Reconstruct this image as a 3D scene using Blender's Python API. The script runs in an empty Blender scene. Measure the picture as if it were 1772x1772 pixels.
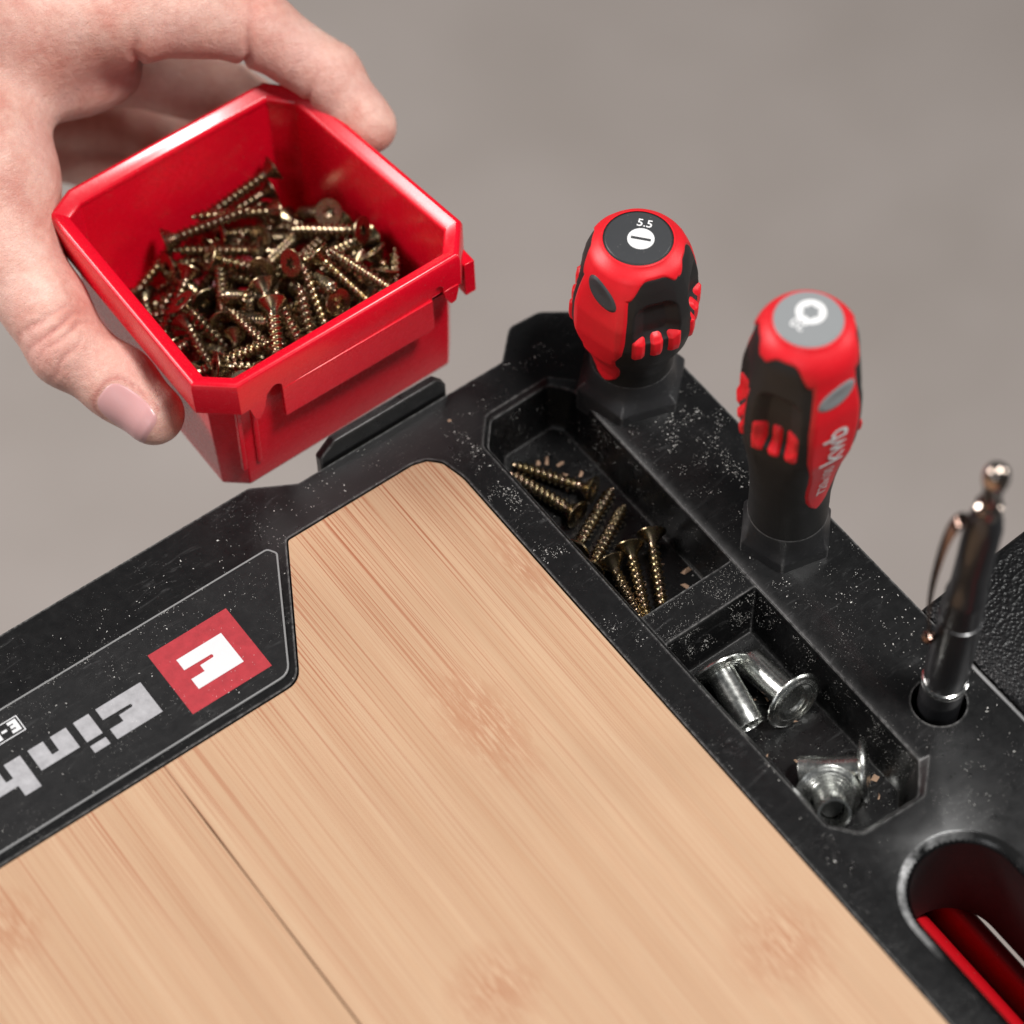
import bpy, bmesh, math, random
import numpy as np
from mathutils import Vector, Matrix, Quaternion, Euler

# ------------------------------------------------------------------ camera, world, light, exposure
sc = bpy.context.scene
col = sc.collection
S = 0.001                      # everything below is written in millimetres
R = math.radians

cam_d = bpy.data.cameras.new('camera'); cam = bpy.data.objects.new('camera', cam_d); col.objects.link(cam)
cam.location = (-0.25537, -0.36982, 0.66183)
cam.rotation_mode = 'QUATERNION'
cam.rotation_quaternion = (Matrix.Rotation(R(-34.6265), 3, 'Z') @ Matrix.Rotation(R(34.179), 3, 'X') @ Matrix.Rotation(R(-1.947), 3, 'Z')).to_quaternion()
cam_d.sensor_width = 36; cam_d.lens = 36 * 4875.8 / 1772
cam_d.clip_start = 0.02; cam_d.clip_end = 60
cam_d.dof.use_dof = True; cam_d.dof.focus_distance = 0.785
cam_d.dof.aperture_fstop = 6.0; cam_d.dof.aperture_blades = 0
sc.camera = cam

world = bpy.data.worlds.new('World'); sc.world = world; world.use_nodes = True
wn = world.node_tree.nodes; wl = world.node_tree.links
bg = wn['Background']; bg.inputs['Color'].default_value = (0.92, 0.96, 1.0, 1); bg.inputs['Strength'].default_value = 0.062

def area(name, loc, target, size, size_y, power, color):
    d = bpy.data.lights.new(name, 'AREA'); d.shape = 'RECTANGLE'; d.size = size; d.size_y = size_y
    d.energy = power; d.color = color
    o = bpy.data.objects.new(name, d); col.objects.link(o); o.location = loc
    o.rotation_mode = 'QUATERNION'
    o.rotation_quaternion = (Vector(target) - Vector(loc)).to_track_quat('-Z', 'Y')
    return o
area('key_softbox', (0.36, -0.55, 1.62), (0, 0, 0), 0.32, 0.25, 33, (1.0, 0.985, 0.965))
area('right_softbox', (1.25, -0.62, 0.66), (0, 0, 0), 0.30, 0.5, 6.0, (1.0, 0.99, 0.97))
area('left_softbox', (-1.2, -0.75, 0.75), (0, 0, 0), 0.45, 0.6, 2.6, (0.97, 0.98, 1.0))
area('floor_fill', (-1.0, 1.3, 1.1), (-0.5, 1.0, -0.8), 0.8, 0.8, 45, (1.0, 0.955, 0.93))  # added fill light that brightens the floor, stronger on the left

sc.view_settings.view_transform = 'Standard'; sc.view_settings.look = 'None'
sc.view_settings.exposure = 0.0; sc.view_settings.gamma = 1.0
sc.cycles.max_bounces = 8; sc.cycles.sample_clamp_indirect = 6.0
sc.cycles.use_denoising = True

# ------------------------------------------------------------------ helpers
def link(o, parent=None):
    col.objects.link(o)
    if parent is not None: o.parent = parent
    return o
def tag(o, label=None, cat=None, group=None, kind=None):
    if label: o['label'] = label
    if cat: o['category'] = cat
    if group: o['group'] = group
    if kind: o['kind'] = kind
    return o
def empty(name, loc=(0, 0, 0)):
    o = bpy.data.objects.new(name, None); col.objects.link(o)
    o.location = [c * S for c in loc]; o.empty_display_size = 0.01
    return o
def me_from(name, verts, faces, smooth=False):
    m = bpy.data.meshes.new(name)
    m.from_pydata([(x * S, y * S, z * S) for x, y, z in verts], [], faces)
    m.validate(); m.update()
    bm = bmesh.new(); bm.from_mesh(m); bmesh.ops.recalc_face_normals(bm, faces=bm.faces); bm.to_mesh(m); bm.free()
    if smooth:
        m.polygons.foreach_set('use_smooth', [True] * len(m.polygons)); m.set_sharp_from_angle(angle=R(38))
    return m
def obj(name, verts, faces, mat, parent=None, smooth=False, bevel=0, seg=2, angle=35, loc=None):
    m = me_from(name, verts, faces, smooth)
    if mat: m.materials.append(mat)
    o = bpy.data.objects.new(name, m); link(o, parent)
    if loc: o.location = [c * S for c in loc]
    if bevel: add_bevel(o, bevel, seg, angle)
    return o
def add_bevel(o, w, seg=2, angle=35):
    b = o.modifiers.new('b', 'BEVEL'); b.width = w * S; b.segments = seg; b.limit_method = 'ANGLE'; b.angle_limit = R(angle)
    b.harden_normals = True; b.use_clamp_overlap = True
    o.data.polygons.foreach_set('use_smooth', [True] * len(o.data.polygons))
def loft(rings, cap0=True, cap1=True):
    """rings: lists of equal length of (x,y,z)"""
    n = len(rings[0]); v = [p for r in rings for p in r]; f = []
    for k in range(len(rings) - 1):
        for i in range(n):
            j = (i + 1) % n
            f.append((k * n + i, k * n + j, (k + 1) * n + j, (k + 1) * n + i))
    if cap0: f.append(tuple(range(n))[::-1])
    if cap1: f.append(tuple(range((len(rings) - 1) * n, len(rings) * n)))
    return v, f
def prism(pts, z0, z1):
    return loft([[(x, y, z0) for x, y in pts], [(x, y, z1) for x, y in pts]])
def revolve(prof, n=48, c=(0, 0, 0)):
    rings = [[(c[0] + r * math.cos(2 * math.pi * i / n), c[1] + r * math.sin(2 * math.pi * i / n), c[2] + z) for i in range(n)] for r, z in prof]
    return loft(rings, prof[0][0] > 1e-4, prof[-1][0] > 1e-4)
def bool_cut(o, cutters, op='DIFFERENCE', dissolve=True):
    """apply exact booleans and leave a plain mesh"""
    for c in cutters:
        cm = me_from('cutter', *c); co = bpy.data.objects.new('cutter', cm); col.objects.link(co)
        bpy.context.view_layer.update(); co.matrix_world = o.matrix_world.copy()
        md = o.modifiers.new('c', 'BOOLEAN'); md.operation = op; md.object = co; md.solver = 'EXACT'
        bpy.context.view_layer.update()
        dg = bpy.context.evaluated_depsgraph_get()
        nm = bpy.data.meshes.new_from_object(o.evaluated_get(dg))
        o.modifiers.clear(); old = o.data; o.data = nm; nm.name = old.name
        bpy.data.objects.remove(co); bpy.data.meshes.remove(cm)
    bm = bmesh.new(); bm.from_mesh(o.data)
    bmesh.ops.remove_doubles(bm, verts=bm.verts, dist=1e-6)
    if dissolve: bmesh.ops.dissolve_limit(bm, angle_limit=R(1), verts=bm.verts, edges=bm.edges)
    bm.to_mesh(o.data); bm.free()
def rounded(pts, rad, seg=5):
    """round the corners of a polygon; rad may be a list"""
    out = []; n = len(pts)
    for i in range(n):
        p = Vector(pts[i]); a = Vector(pts[i - 1]); b = Vector(pts[(i + 1) % n]); r = rad[i] if isinstance(rad, (list, tuple)) else rad
        if r <= 0: out.append(tuple(p)); continue
        u = (a - p).normalized(); w = (b - p).normalized(); half = math.acos(max(-1, min(1, u.dot(w)))) / 2
        if half > R(89): out.append(tuple(p)); continue
        t = min(r / math.tan(half), (a - p).length * .49, (b - p).length * .49)
        p0 = p + u * t; p1 = p + w * t
        for k in range(seg + 1):
            s = k / seg; q = p0 * (1 - s) ** 2 + p * 2 * s * (1 - s) + p1 * s * s
            out.append((q.x, q.y))
    return out

# ------------------------------------------------------------------ materials
class NT:
    def __init__(s, name):
        s.m = bpy.data.materials.new(name); s.m.use_nodes = True; s.t = s.m.node_tree
        s.b = s.t.nodes['Principled BSDF']; s.tc = s.t.nodes.new('ShaderNodeTexCoord')
        mp = s.t.nodes.new('ShaderNodeMapping'); mp.inputs['Scale'].default_value = (1000, 1000, 1000)
        s.t.links.new(s.tc.outputs['Object'], mp.inputs['Vector']); s.co = mp.outputs['Vector']   # mm
    def n(s, typ, **k):
        n = s.t.nodes.new(typ)
        for a, v in k.items(): setattr(n, a, v)
        return n
    def l(s, a, b): s.t.links.new(a, b)
    def scaled(s, v):
        mp = s.n('ShaderNodeMapping'); mp.inputs['Scale'].default_value = v; s.l(s.co, mp.inputs['Vector']); return mp.outputs['Vector']
    def noise(s, scale, det=3, rough=.5, vec=None, dist=0, lac=2):
        n = s.n('ShaderNodeTexNoise'); n.inputs['Scale'].default_value = scale; n.inputs['Detail'].default_value = det
        n.inputs['Roughness'].default_value = rough; n.inputs['Distortion'].default_value = dist
        s.l(vec if vec is not None else s.co, n.inputs['Vector']); return n.outputs['Fac']
    def ramp(s, fac, stops, interp='LINEAR'):
        r = s.n('ShaderNodeValToRGB'); r.color_ramp.interpolation = interp; e = r.color_ramp.elements
        while len(e) < len(stops): e.new(.5)
        for i, (p, c) in enumerate(stops):
            e[i].position = p; e[i].color = (c, c, c, 1) if isinstance(c, (int, float)) else (*c, 1)
        s.l(fac, r.inputs['Fac']); return r.outputs['Color']
    def mix(s, fac, a, b, blend='MIX'):
        m = s.n('ShaderNodeMix', data_type='RGBA', blend_type=blend)
        for k, v in ((0, fac), (6, a), (7, b)):
            if isinstance(v, (int, float)): m.inputs[k].default_value = v if k == 0 else (v, v, v, 1)
            elif isinstance(v, tuple): m.inputs[k].default_value = (*v, 1)
            else: s.l(v, m.inputs[k])
        return m.outputs[2]
    def math(s, op, a, b=0.0, c=None):
        m = s.n('ShaderNodeMath', operation=op)
        for k, v in enumerate((a, b) + (() if c is None else (c,))):
            if isinstance(v, (int, float)): m.inputs[k].default_value = v
            else: s.l(v, m.inputs[k])
        return m.outputs[0]
    def bump(s, h, dist, strength=1, prev=None):
        b = s.n('ShaderNodeBump'); b.inputs['Distance'].default_value = dist * S; b.inputs['Strength'].default_value = strength
        s.l(h, b.inputs['Height'])
        if prev is not None: s.l(prev, b.inputs['Normal'])
        return b.outputs['Normal']
    def set(s, **k):
        for a, v in k.items():
            i = s.b.inputs[a.replace('_', ' ')]
            if isinstance(v, tuple): i.default_value = (*v, 1) if len(v) == 3 and i.type == 'RGBA' else v
            elif isinstance(v, (int, float)): i.default_value = v
            else: s.l(v, i)
        return s.m

def black_plastic(name, grain=.05, dust=1.0, rough=.32, base=.006, wear_glint=0):
    t = NT(name)
    big = t.noise(.035, 4, .6)
    scuff = t.noise(.25, 6, .7, t.scaled((.35, 1.6, 1)), dist=1.5)
    scuffm = t.ramp(scuff, [(.56, 0.), (.75, 1.)])
    haze = t.math('MULTIPLY', t.ramp(big, [(.42, 0.), (.68, 1.)]), scuffm)
    v = t.n('ShaderNodeTexVoronoi'); v.inputs['Scale'].default_value = 2.1; t.l(t.co, v.inputs['Vector'])
    sp = t.ramp(v.outputs['Distance'], [(.10, 1.), (.17, 0.)])
    patch = t.ramp(t.noise(.07, 3, .6), [(.46, 0.), (.60, 1.)])
    rnd = t.n('ShaderNodeSeparateColor'); t.l(v.outputs['Color'], rnd.inputs[0])
    keep = t.math('GREATER_THAN', rnd.outputs[0], .72)
    specks = t.math('MULTIPLY', t.math('MULTIPLY', sp, keep), t.math('MULTIPLY', patch, .75 * dust))
    fine = t.ramp(t.noise(5.5, 2, .6), [(.60, 0.), (.72, 1.)])
    film = t.math('MULTIPLY', t.math('MULTIPLY', fine, t.ramp(t.noise(.11, 4, .65), [(.45, 0.), (.66, 1.)])), .24 * dust)
    c = t.mix(t.math('MULTIPLY', haze, .5), (base, base, base * 1.05), (.12, .12, .12))
    c = t.mix(film, c, (.16, .155, .15)); c = t.mix(specks, c, (.62, .60, .57))
    if wear_glint:  # pale edges: scuffing that also paints in highlights along the chamfers
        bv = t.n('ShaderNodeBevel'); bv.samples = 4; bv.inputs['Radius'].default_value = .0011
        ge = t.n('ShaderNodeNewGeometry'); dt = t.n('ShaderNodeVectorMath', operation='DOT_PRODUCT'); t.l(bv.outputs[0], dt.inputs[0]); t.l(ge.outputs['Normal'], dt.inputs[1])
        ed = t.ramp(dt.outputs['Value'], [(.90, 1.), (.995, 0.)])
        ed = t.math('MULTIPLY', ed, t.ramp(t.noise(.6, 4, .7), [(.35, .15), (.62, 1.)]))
        c = t.mix(t.math('MULTIPLY', ed, wear_glint), c, (.23, .225, .22))
    r = t.math('ADD', t.math('MULTIPLY', t.noise(.3, 5, .65), .28), rough - .14)
    r = t.math('ADD', r, t.math('MULTIPLY', specks, .4))
    nrm = t.bump(t.noise(3.2, 3, .6), .05, grain * 6)
    nrm = t.bump(specks, .05, .5, nrm)
    return t.set(Base_Color=c, Roughness=r, Normal=nrm, Specular_IOR_Level=.38)
M_BLACK = black_plastic('black_plastic_dusty', wear_glint=.8)
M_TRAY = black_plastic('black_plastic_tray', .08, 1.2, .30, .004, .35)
M_INLAY = black_plastic('black_plastic_inlay', .08, 1.4, .40, .010)
def leather():
    t = NT('black_plastic_pebbled')
    v = t.n('ShaderNodeTexVoronoi'); v.feature = 'SMOOTH_F1'; v.inputs['Scale'].default_value = .85; v.inputs['Smoothness'].default_value = .5; t.l(t.co, v.inputs['Vector'])
    n = t.bump(v.outputs['Distance'], .35, 1.0)
    n = t.bump(t.noise(2.2, 3, .6), .12, .6, n)
    return t.set(Base_Color=(.006, .006, .0065), Roughness=.40, Normal=n, Specular_IOR_Level=.3)
M_PEBBLE = leather()
def bamboo():
    t = NT('bamboo'); 
    warp = t.noise(.012, 2, .5)
    g1 = t.noise(1.0, 4, .65, t.scaled((1.9, .018, 1)), dist=.25)
    g2 = t.noise(1.0, 3, .6, t.scaled((.55, .007, 1)), dist=.2)
    strips = t.noise(1.0, 1, .4, t.scaled((.11, .0012, 1)))
    base = t.ramp(strips, [(.30, (.425, .270, .163)), (.5, (.455, .298, .184)), (.7, (.49, .33, .208))])
    base = t.mix(t.math('MULTIPLY', t.ramp(g2, [(.35, 1.), (.62, 0.)]), .12), base, (.50, .28, .16))
    fib = t.noise(1.0, 3, .6, t.scaled((3.6, .05, 1))); base = t.mix(t.math('MULTIPLY', t.ramp(fib, [(.38, 1.), (.55, 0.)]), .30), base, (.40, .22, .125))
    # fine reddish vascular lines, strongest towards the far end of the board
    sep = t.n('ShaderNodeSeparateXYZ'); t.l(t.co, sep.inputs[0])
    def lines(sx, sy, lo, hi, off):
        mp = t.n('ShaderNodeMapping'); mp.inputs['Scale'].default_value = (sx, sy, 1); mp.inputs['Location'].default_value = (off, off * 2, 0); t.l(t.co, mp.inputs['Vector'])
        return t.ramp(t.noise(1.0, 1, .4, mp.outputs['Vector']), [(lo, 0.), (hi, 1.)])
    vein = t.math('MAXIMUM', lines(2.1, .0045, .615, .66, 3.3), lines(3.2, .006, .62, .67, 17.1)); ln2 = t.math('MULTIPLY', lines(5.0, .010, .60, .68, 41.7), .6)
    endy = t.n('ShaderNodeMapRange'); t.l(sep.outputs[1], endy.inputs['Value'])
    endy.inputs['From Min'].default_value = -95; endy.inputs['From Max'].default_value = 25; endy.inputs['To Min'].default_value = .30; endy.inputs['To Max'].default_value = 1
    vm = t.math('MULTIPLY', t.math('MAXIMUM', vein, ln2), t.math('MULTIPLY', endy.outputs[0], t.ramp(t.noise(.05, 2, .5, t.scaled((1, .25, 1))), [(.3, .5), (.6, 1.)])))
    c = t.mix(t.math('MULTIPLY', vm, .95), base, (.30, .10, .045))
    # nodes (knuckles) of the cane
    def knot(cx, cy, rx, ry):
        dx = t.math('DIVIDE', t.math('SUBTRACT', sep.outputs[0], cx), rx); dy = t.math('DIVIDE', t.math('SUBTRACT', sep.outputs[1], cy), ry)
        d = t.math('SQRT', t.math('ADD', t.math('MULTIPLY', dx, dx), t.math('MULTIPLY', dy, dy)))
        return t.ramp(d, [(.1, 1.), (1., 0.)])
    kn = None
    for k in ((-47, -50, 13, 26), (-90, -116, 15, 15), (-24, -150, 17, 17), (-181, -26, 12, 14), (-8.5, -16, 6, 18)):
        q = knot(*k); kn = q if kn is None else t.math('MAXIMUM', kn, q)
    kt = t.ramp(t.noise(.75, 4, .62, t.scaled((2.1, .16, 1)), dist=.7), [(.43, 0.), (.52, 1.)])
    kmask = t.math('MULTIPLY', kn, kt)
    c = t.mix(t.math('MULTIPLY', kmask, .9), c, (.31, .125, .055))
    c = t.mix(t.math('MULTIPLY', kn, .18), c, (.62, .43, .29))
    n = t.bump(g1, .05, .5)
    n = t.bump(t.noise(6, 2), .02, .4, n)
    return t.set(Base_Color=c, Roughness=t.math('ADD', .40, t.math('MULTIPLY', g2, .22)), Normal=n, Specular_IOR_Level=.4)
M_WOOD = bamboo()
def simple(name, c, rough, metal=0, bumpd=0, bs=3, dust=0, mott=0, **k):
    t = NT(name); cc = c
    if dust:
        v = t.n('ShaderNodeTexVoronoi'); v.inputs['Scale'].default_value = 1.1; t.l(t.co, v.inputs['Vector'])
        sp = t.ramp(v.outputs['Distance'], [(.07, 1.), (.12, 0.)])
        rnd = t.n('ShaderNodeSeparateColor'); t.l(v.outputs['Color'], rnd.inputs[0])
        sp = t.math('MULTIPLY', sp, t.math('MULTIPLY', t.math('GREATER_THAN', rnd.outputs[0], .8), dust))
        cc = t.mix(sp, c, (.7, .62, .6))
    r = t.math('ADD', rough - .06, t.math('MULTIPLY', t.noise(.5, 4, .6), .12))
    if mott: cc = t.mix(t.math('MULTIPLY', t.ramp(t.noise(.35, 6, .75), [(.35, 0.), (.7, 1.)]), mott), cc, tuple(q * .45 for q in c))
    a = dict(Base_Color=cc, Roughness=r, Metallic=metal)
    if bumpd: a['Normal'] = t.bump(t.noise(bs, 3, .6), bumpd, 1)
    a.update(k)
    return t.set(**a)
M_RED = simple('red_plastic_glossy', (.72, .003, .019), .27, bumpd=.012, bs=1.5, dust=.45, mott=.12, Coat_Weight=.25, Coat_Roughness=.18)
M_REDRAIL = simple('red_plastic_rail', (.52, .004, .010), .38, bumpd=.02, dust=.8)
M_GRIPRED = simple('red_grip_rubber', (.74, .011, .020), .42, bumpd=.02, bs=6, dust=.25, mott=.15)
M_GRIPBLACK = simple('black_grip_rubber', (.010, .010, .010), .55, bumpd=.03, bs=5)
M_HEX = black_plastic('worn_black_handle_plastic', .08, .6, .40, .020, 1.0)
M_DISC1 = simple('charcoal_cap', (.040, .042, .045), .42, bumpd=.01, bs=7, dust=.3)
M_DISC2 = simple('grey_cap', (.22, .23, .235), .4, bumpd=.01, bs=7)
M_WHITE = simple('white_print', (.70, .70, .70), .5)
M_LOGORED = simple('red_print', (.40, .028, .038), .5, bumpd=.05, bs=3, dust=.9, mott=.5)
M_LOGOGREY = simple('grey_print', (.38, .375, .39), .5, bumpd=.04, bs=3, dust=.6, mott=.55)
M_LOGOWHITE = simple('white_logo_print', (.62, .62, .63), .5, bumpd=.03, bs=3)
def brass():
    t = NT('yellow_zinc_steel')
    c = t.ramp(t.noise(.45, 3, .6), [(.30, (.31, .22, .10)), (.48, (.30, .25, .14)), (.60, (.32, .21, .16)), (.72, (.22, .24, .14))])
    info = t.n('ShaderNodeObjectInfo')
    c = t.mix(t.math('MULTIPLY', info.outputs['Random'], .55), c, (.22, .17, .12))
    return t.set(Base_Color=c, Metallic=1.0, Roughness=t.math('ADD', .18, t.math('MULTIPLY', t.noise(1.2, 3), .18)), Normal=t.bump(t.noise(3, 3), .02, .5))
M_BRASS = brass()
def steel():
    t = NT('turned_steel')
    return t.set(Base_Color=t.ramp(t.noise(.3, 3), [(.3, (.60, .61, .58)), (.7, (.74, .75, .72))]), Metallic=1.0,
                 Roughness=t.math('ADD', .14, t.math('MULTIPLY', t.noise(.8, 4), .22)), Normal=t.bump(t.noise(2, 4), .006, .5))
M_STEEL = steel()
M_PEN = simple('pen_black_lacquer', (.02, .02, .022), .32, Coat_Weight=.35)
M_CHROME = simple('pen_ring_chrome', (.75, .74, .72), .12, metal=1)
M_COPPER = simple('pen_copper_metal', (.20, .135, .11), .2, metal=1)
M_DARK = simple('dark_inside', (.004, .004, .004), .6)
M_CLOTH = simple('dark_sleeve_cloth', (.018, .013, .012), .9, bumpd=.2, bs=2)
M_CHIP = simple('wood_chip', (.42, .27, .18), .8, bumpd=.05)
M_DUST = simple('pale_sawdust', (.72, .70, .66), .5)
def floor_mat():
    t = NT('concrete_floor')
    c = t.ramp(t.noise(.006, 4, .6), [(.3, (.31, .273, .250)), (.7, (.36, .32, .298))])
    return t.set(Base_Color=c, Roughness=.75, Normal=t.bump(t.noise(.2, 5), .4, .5))
M_FLOOR = floor_mat()
def skin():
    t = NT('skin')
    blot = t.noise(.07, 4, .6); c = t.ramp(blot, [(.32, (.62, .28, .22)), (.5, (.73, .43, .35)), (.68, (.80, .55, .46))])
    red = t.ramp(t.noise(.035, 2, .5), [(.50, 0.), (.70, 1.)]); c = t.mix(t.math('MULTIPLY', red, .45), c, (.60, .23, .20))
    at = t.n('ShaderNodeAttribute', attribute_name='crease'); c = t.mix(t.math('MULTIPLY', at.outputs['Fac'], .85), c, (.42, .11, .09))
    mo = t.ramp(t.noise(.42, 5, .7), [(.36, 1.), (.62, 0.)]); c = t.mix(t.math('MULTIPLY', mo, .30), c, (.52, .22, .18))
    mo = t.ramp(t.noise(1.7, 3, .7, t.scaled((.5, 1.3, 1))), [(.40, 1.), (.56, 0.)]); c = t.mix(t.math('MULTIPLY', mo, .10), c, (.50, .24, .19))
    v = t.n('ShaderNodeTexVoronoi'); v.feature = 'DISTANCE_TO_EDGE'; v.inputs['Scale'].default_value = 1.3; t.l(t.scaled((1, 1, 1)), v.inputs['Vector'])
    n = t.bump(t.ramp(v.outputs['Distance'], [(0., 0.), (.12, 1.)]), .07, .8)
    n = t.bump(t.noise(.33, 4, .6), .7, .6, n)
    n = t.bump(t.noise(.8, 3, .6, t.scaled((.5, 2.2, 1)), dist=1.), .30, .6, n)
    t.b.subsurface_method = 'RANDOM_WALK'
    return t.set(Base_Color=c, Roughness=t.math('ADD', .36, t.math('MULTIPLY', t.noise(.4, 4), .2)), Normal=n,
                 Subsurface_Weight=.2, Subsurface_Radius=(.0035, .0012, .0007), Subsurface_Scale=1.0, Specular_IOR_Level=.45)
M_SKIN = skin()
M_NAIL = simple('fingernail', (.60, .325, .32), .33, bumpd=.02, bs=1, Subsurface_Weight=.15, Subsurface_Radius=(.002, .001, .0006), Subsurface_Scale=1.0)
def slot_glint():  # pale patch paints the glossy highlight on the slot rim
    t = NT('painted_slot_highlight')
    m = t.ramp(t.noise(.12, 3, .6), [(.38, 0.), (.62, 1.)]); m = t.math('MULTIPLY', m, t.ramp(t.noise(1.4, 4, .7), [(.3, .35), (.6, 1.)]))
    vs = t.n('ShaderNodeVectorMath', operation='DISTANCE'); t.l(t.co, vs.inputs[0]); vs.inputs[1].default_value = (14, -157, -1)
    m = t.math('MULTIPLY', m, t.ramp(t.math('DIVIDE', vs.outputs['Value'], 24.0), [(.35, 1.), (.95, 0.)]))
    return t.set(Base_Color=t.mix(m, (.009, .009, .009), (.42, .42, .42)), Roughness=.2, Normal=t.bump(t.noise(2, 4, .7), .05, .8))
M_SLOTGLINT = slot_glint()

# ------------------------------------------------------------------ floor far below
fl = obj('floor', [(-9000, -9000, -820), (9000, -9000, -820), (9000, 9000, -820), (-9000, 9000, -820)], [(0, 1, 2, 3)], M_FLOOR)
tag(fl, 'blurred grey-brown concrete floor far below the work surface', 'floor', kind='structure')

# ------------------------------------------------------------------ work surface
bench = empty('workbench')
tag(bench, 'black plastic work surface with bamboo board, brand inlay and a narrow divided tray', 'workbench')
outline = [(-260, 52), (-55.5, 52), (-43, 44.8), (29.2, 44.8), (38.4, 54), (49, 53.4), (59, 46), (66, 36), (71, 22), (71, -300), (-260, -300)]
outline = rounded(outline, [0, 1.5, 1.5, 1.5, 4, 5, 6, 8, 10, 0, 0], 4)
def scale_poly(pts, d):
    """offset inwards (d>0) by moving along the mean edge normals"""
    out = []; n = len(pts); A = sum(pts[i - 1][0] * pts[i][1] - pts[i][0] * pts[i - 1][1] for i in range(n)); sg = 1 if A > 0 else -1
    for i in range(n):
        a = Vector(pts[i - 1]); p = Vector(pts[i]); b = Vector(pts[(i + 1) % n])
        e1 = (p - a).normalized(); e2 = (b - p).normalized(); m = Vector((-e1.y - e2.y, e1.x + e2.x)).normalized() * sg
        k = max(.35, m.dot(Vector((-e1.y, e1.x)) * sg)); q = p + m * d / k; out.append((q.x, q.y))
    return out
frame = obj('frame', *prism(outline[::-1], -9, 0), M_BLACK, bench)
WD = -1.0   # the recess for the board
wood_out = [(-56.5, 30.9), (-13.2, 30.9), (-8.8, 29.6), (-5.4, 26), (-3.7, 18), (-3.7, -290), (-250, -290), (-250, -9.7), (-79.6, -9.7)]
wood_r = [1.2, 3, 3, 4, 12, 0, 0, 0, 7]
wpoly = rounded(wood_out, wood_r, 5)
def taper(pts, zs):
    return loft([[(x, y, z) for x, y in scale_poly(pts, d)] for z, d in zs])
rawA = [(8.4, -49.2), (40.2, -49.2), (40.2, 24.9), (35.6, 30.9), (14.8, 30.5), (8.4, 23.0)]; rA = [.8, .8, 2.5, 2.5, 2.5, 2.5]
rawB = [(8.5, -129.6), (13.8, -136.6), (32.9, -137.6), (40.2, -129.4), (40.2, -60), (8.4, -60)]; rB = [2.5, 2.5, 2.5, 2.5, .8, .8]
rawAll = [(8.3, -129.7), (13.5, -136.8), (33.0, -137.8), (40.4, -129.5), (40.4, 25.0), (35.8, 31.1), (14.6, 30.7), (8.2, 23.1)]
rawTop = [(6.9, -130.3), (12.9, -138.1), (33.6, -139.1), (43.2, -130.2), (43.2, 25.7), (36.7, 32.5), (14.0, 32.1), (6.8, 23.7)]
trayA = rounded(rawA, rA, 3); trayB = rounded(rawB, rB, 3)
cut_all = loft([[(x, y, z) for x, y in rounded(q, 2.5, 3)] for q, z in ((rawAll, -1.9), (rawAll, -1.5), (rawTop, .05), (rawTop, 5))])
cyl = lambda cx, cy, r, n=48: [(cx + r * math.cos(2 * math.pi * i / n), cy + r * math.sin(2 * math.pi * i / n)) for i in range(n)]
slot = [(8.8, -280)] + [(39.2, -280)] + [(24 + 15.2 * math.cos(a), -167.5 + 15.2 * math.sin(a)) for a in [math.pi * i / 32 for i in range(33)]]
slot_cut = loft([[(x, y, z) for x, y in scale_poly(slot, d)] for d, z in ((0, -12), (0, -3.2), (-.7, -1.7), (-2.0, -.5), (-3.4, .05), (-3.4, 5))])
bool_cut(frame, [prism(wpoly, WD - 1.5, 5), prism(trayA, -12, 5), prism(trayB, -12, 5), cut_all, prism(cyl(55.6, -119.6, 7.6), -12, 5), slot_cut])
add_bevel(frame, .75, 3, 30)
# tray wells, socket and slot sleeve hang from the frame
def well(raw, rr, depth, inset, z0=-1.9):
    rings = [[(x, y, z) for x, y in rounded(scale_poly(raw, d), [max(q - d * .3, .5) for q in rr], 3)] for z, d in ((z0 - .9, -.02), (z0 - 3, .15), (-depth + 3, inset), (-depth + .8, inset + .9), (-depth, inset + 1.6))]
    v, f = loft(rings, False, True)
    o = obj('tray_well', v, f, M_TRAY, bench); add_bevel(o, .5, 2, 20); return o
well(rawA, rA, 17, 2.4); well(rawB, rB, 17, 2.4)
v, f = loft([[(x, y, z) for x, y in cyl(55.6, -119.6, r)] for r, z in ((7.58, -1.2), (7.0, -8), (6.9, -34))], False, True)
obj('pen_socket', v, f, M_TRAY, bench, smooth=True)
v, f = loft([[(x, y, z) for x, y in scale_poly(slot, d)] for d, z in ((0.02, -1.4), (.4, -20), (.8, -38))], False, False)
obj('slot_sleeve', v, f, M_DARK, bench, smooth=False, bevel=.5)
arc = [(math.cos(R(a)), math.sin(R(a)), 0) for a in range(0, 181, 4)] + [(-1, 0, q) for q in (3, 6, 9, 12, 15, 18)]  # thin shell over the slot chamfer, carries the painted highlight
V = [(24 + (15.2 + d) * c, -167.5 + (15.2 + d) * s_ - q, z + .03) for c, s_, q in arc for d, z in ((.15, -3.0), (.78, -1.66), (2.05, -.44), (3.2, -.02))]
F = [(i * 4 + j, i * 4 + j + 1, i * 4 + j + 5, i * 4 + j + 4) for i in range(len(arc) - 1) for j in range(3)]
obj('slot_highlight', V, F, M_SLOTGLINT, bench, smooth=True)
# skirt of the frame and its underside body
sk = rounded([(-260, 50.5), (-56, 50.5), (-44, 43.2), (30, 43.2), (39, 52.5), (48, 51.5), (57, 44), (64, 34), (69.3, 21), (69.3, -300), (-260, -300)], [0, 1, 1, 1, 4, 5, 6, 8, 10, 0, 0], 4)
v, f = loft([[(x, y, z) for x, y in scale_poly(sk[::-1], d)] for d, z in ((0, -8.9), (1.0, -34), (2.6, -34), (2.0, -10))], False, False)
obj('frame_skirt', v, f, M_BLACK, bench)
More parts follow.
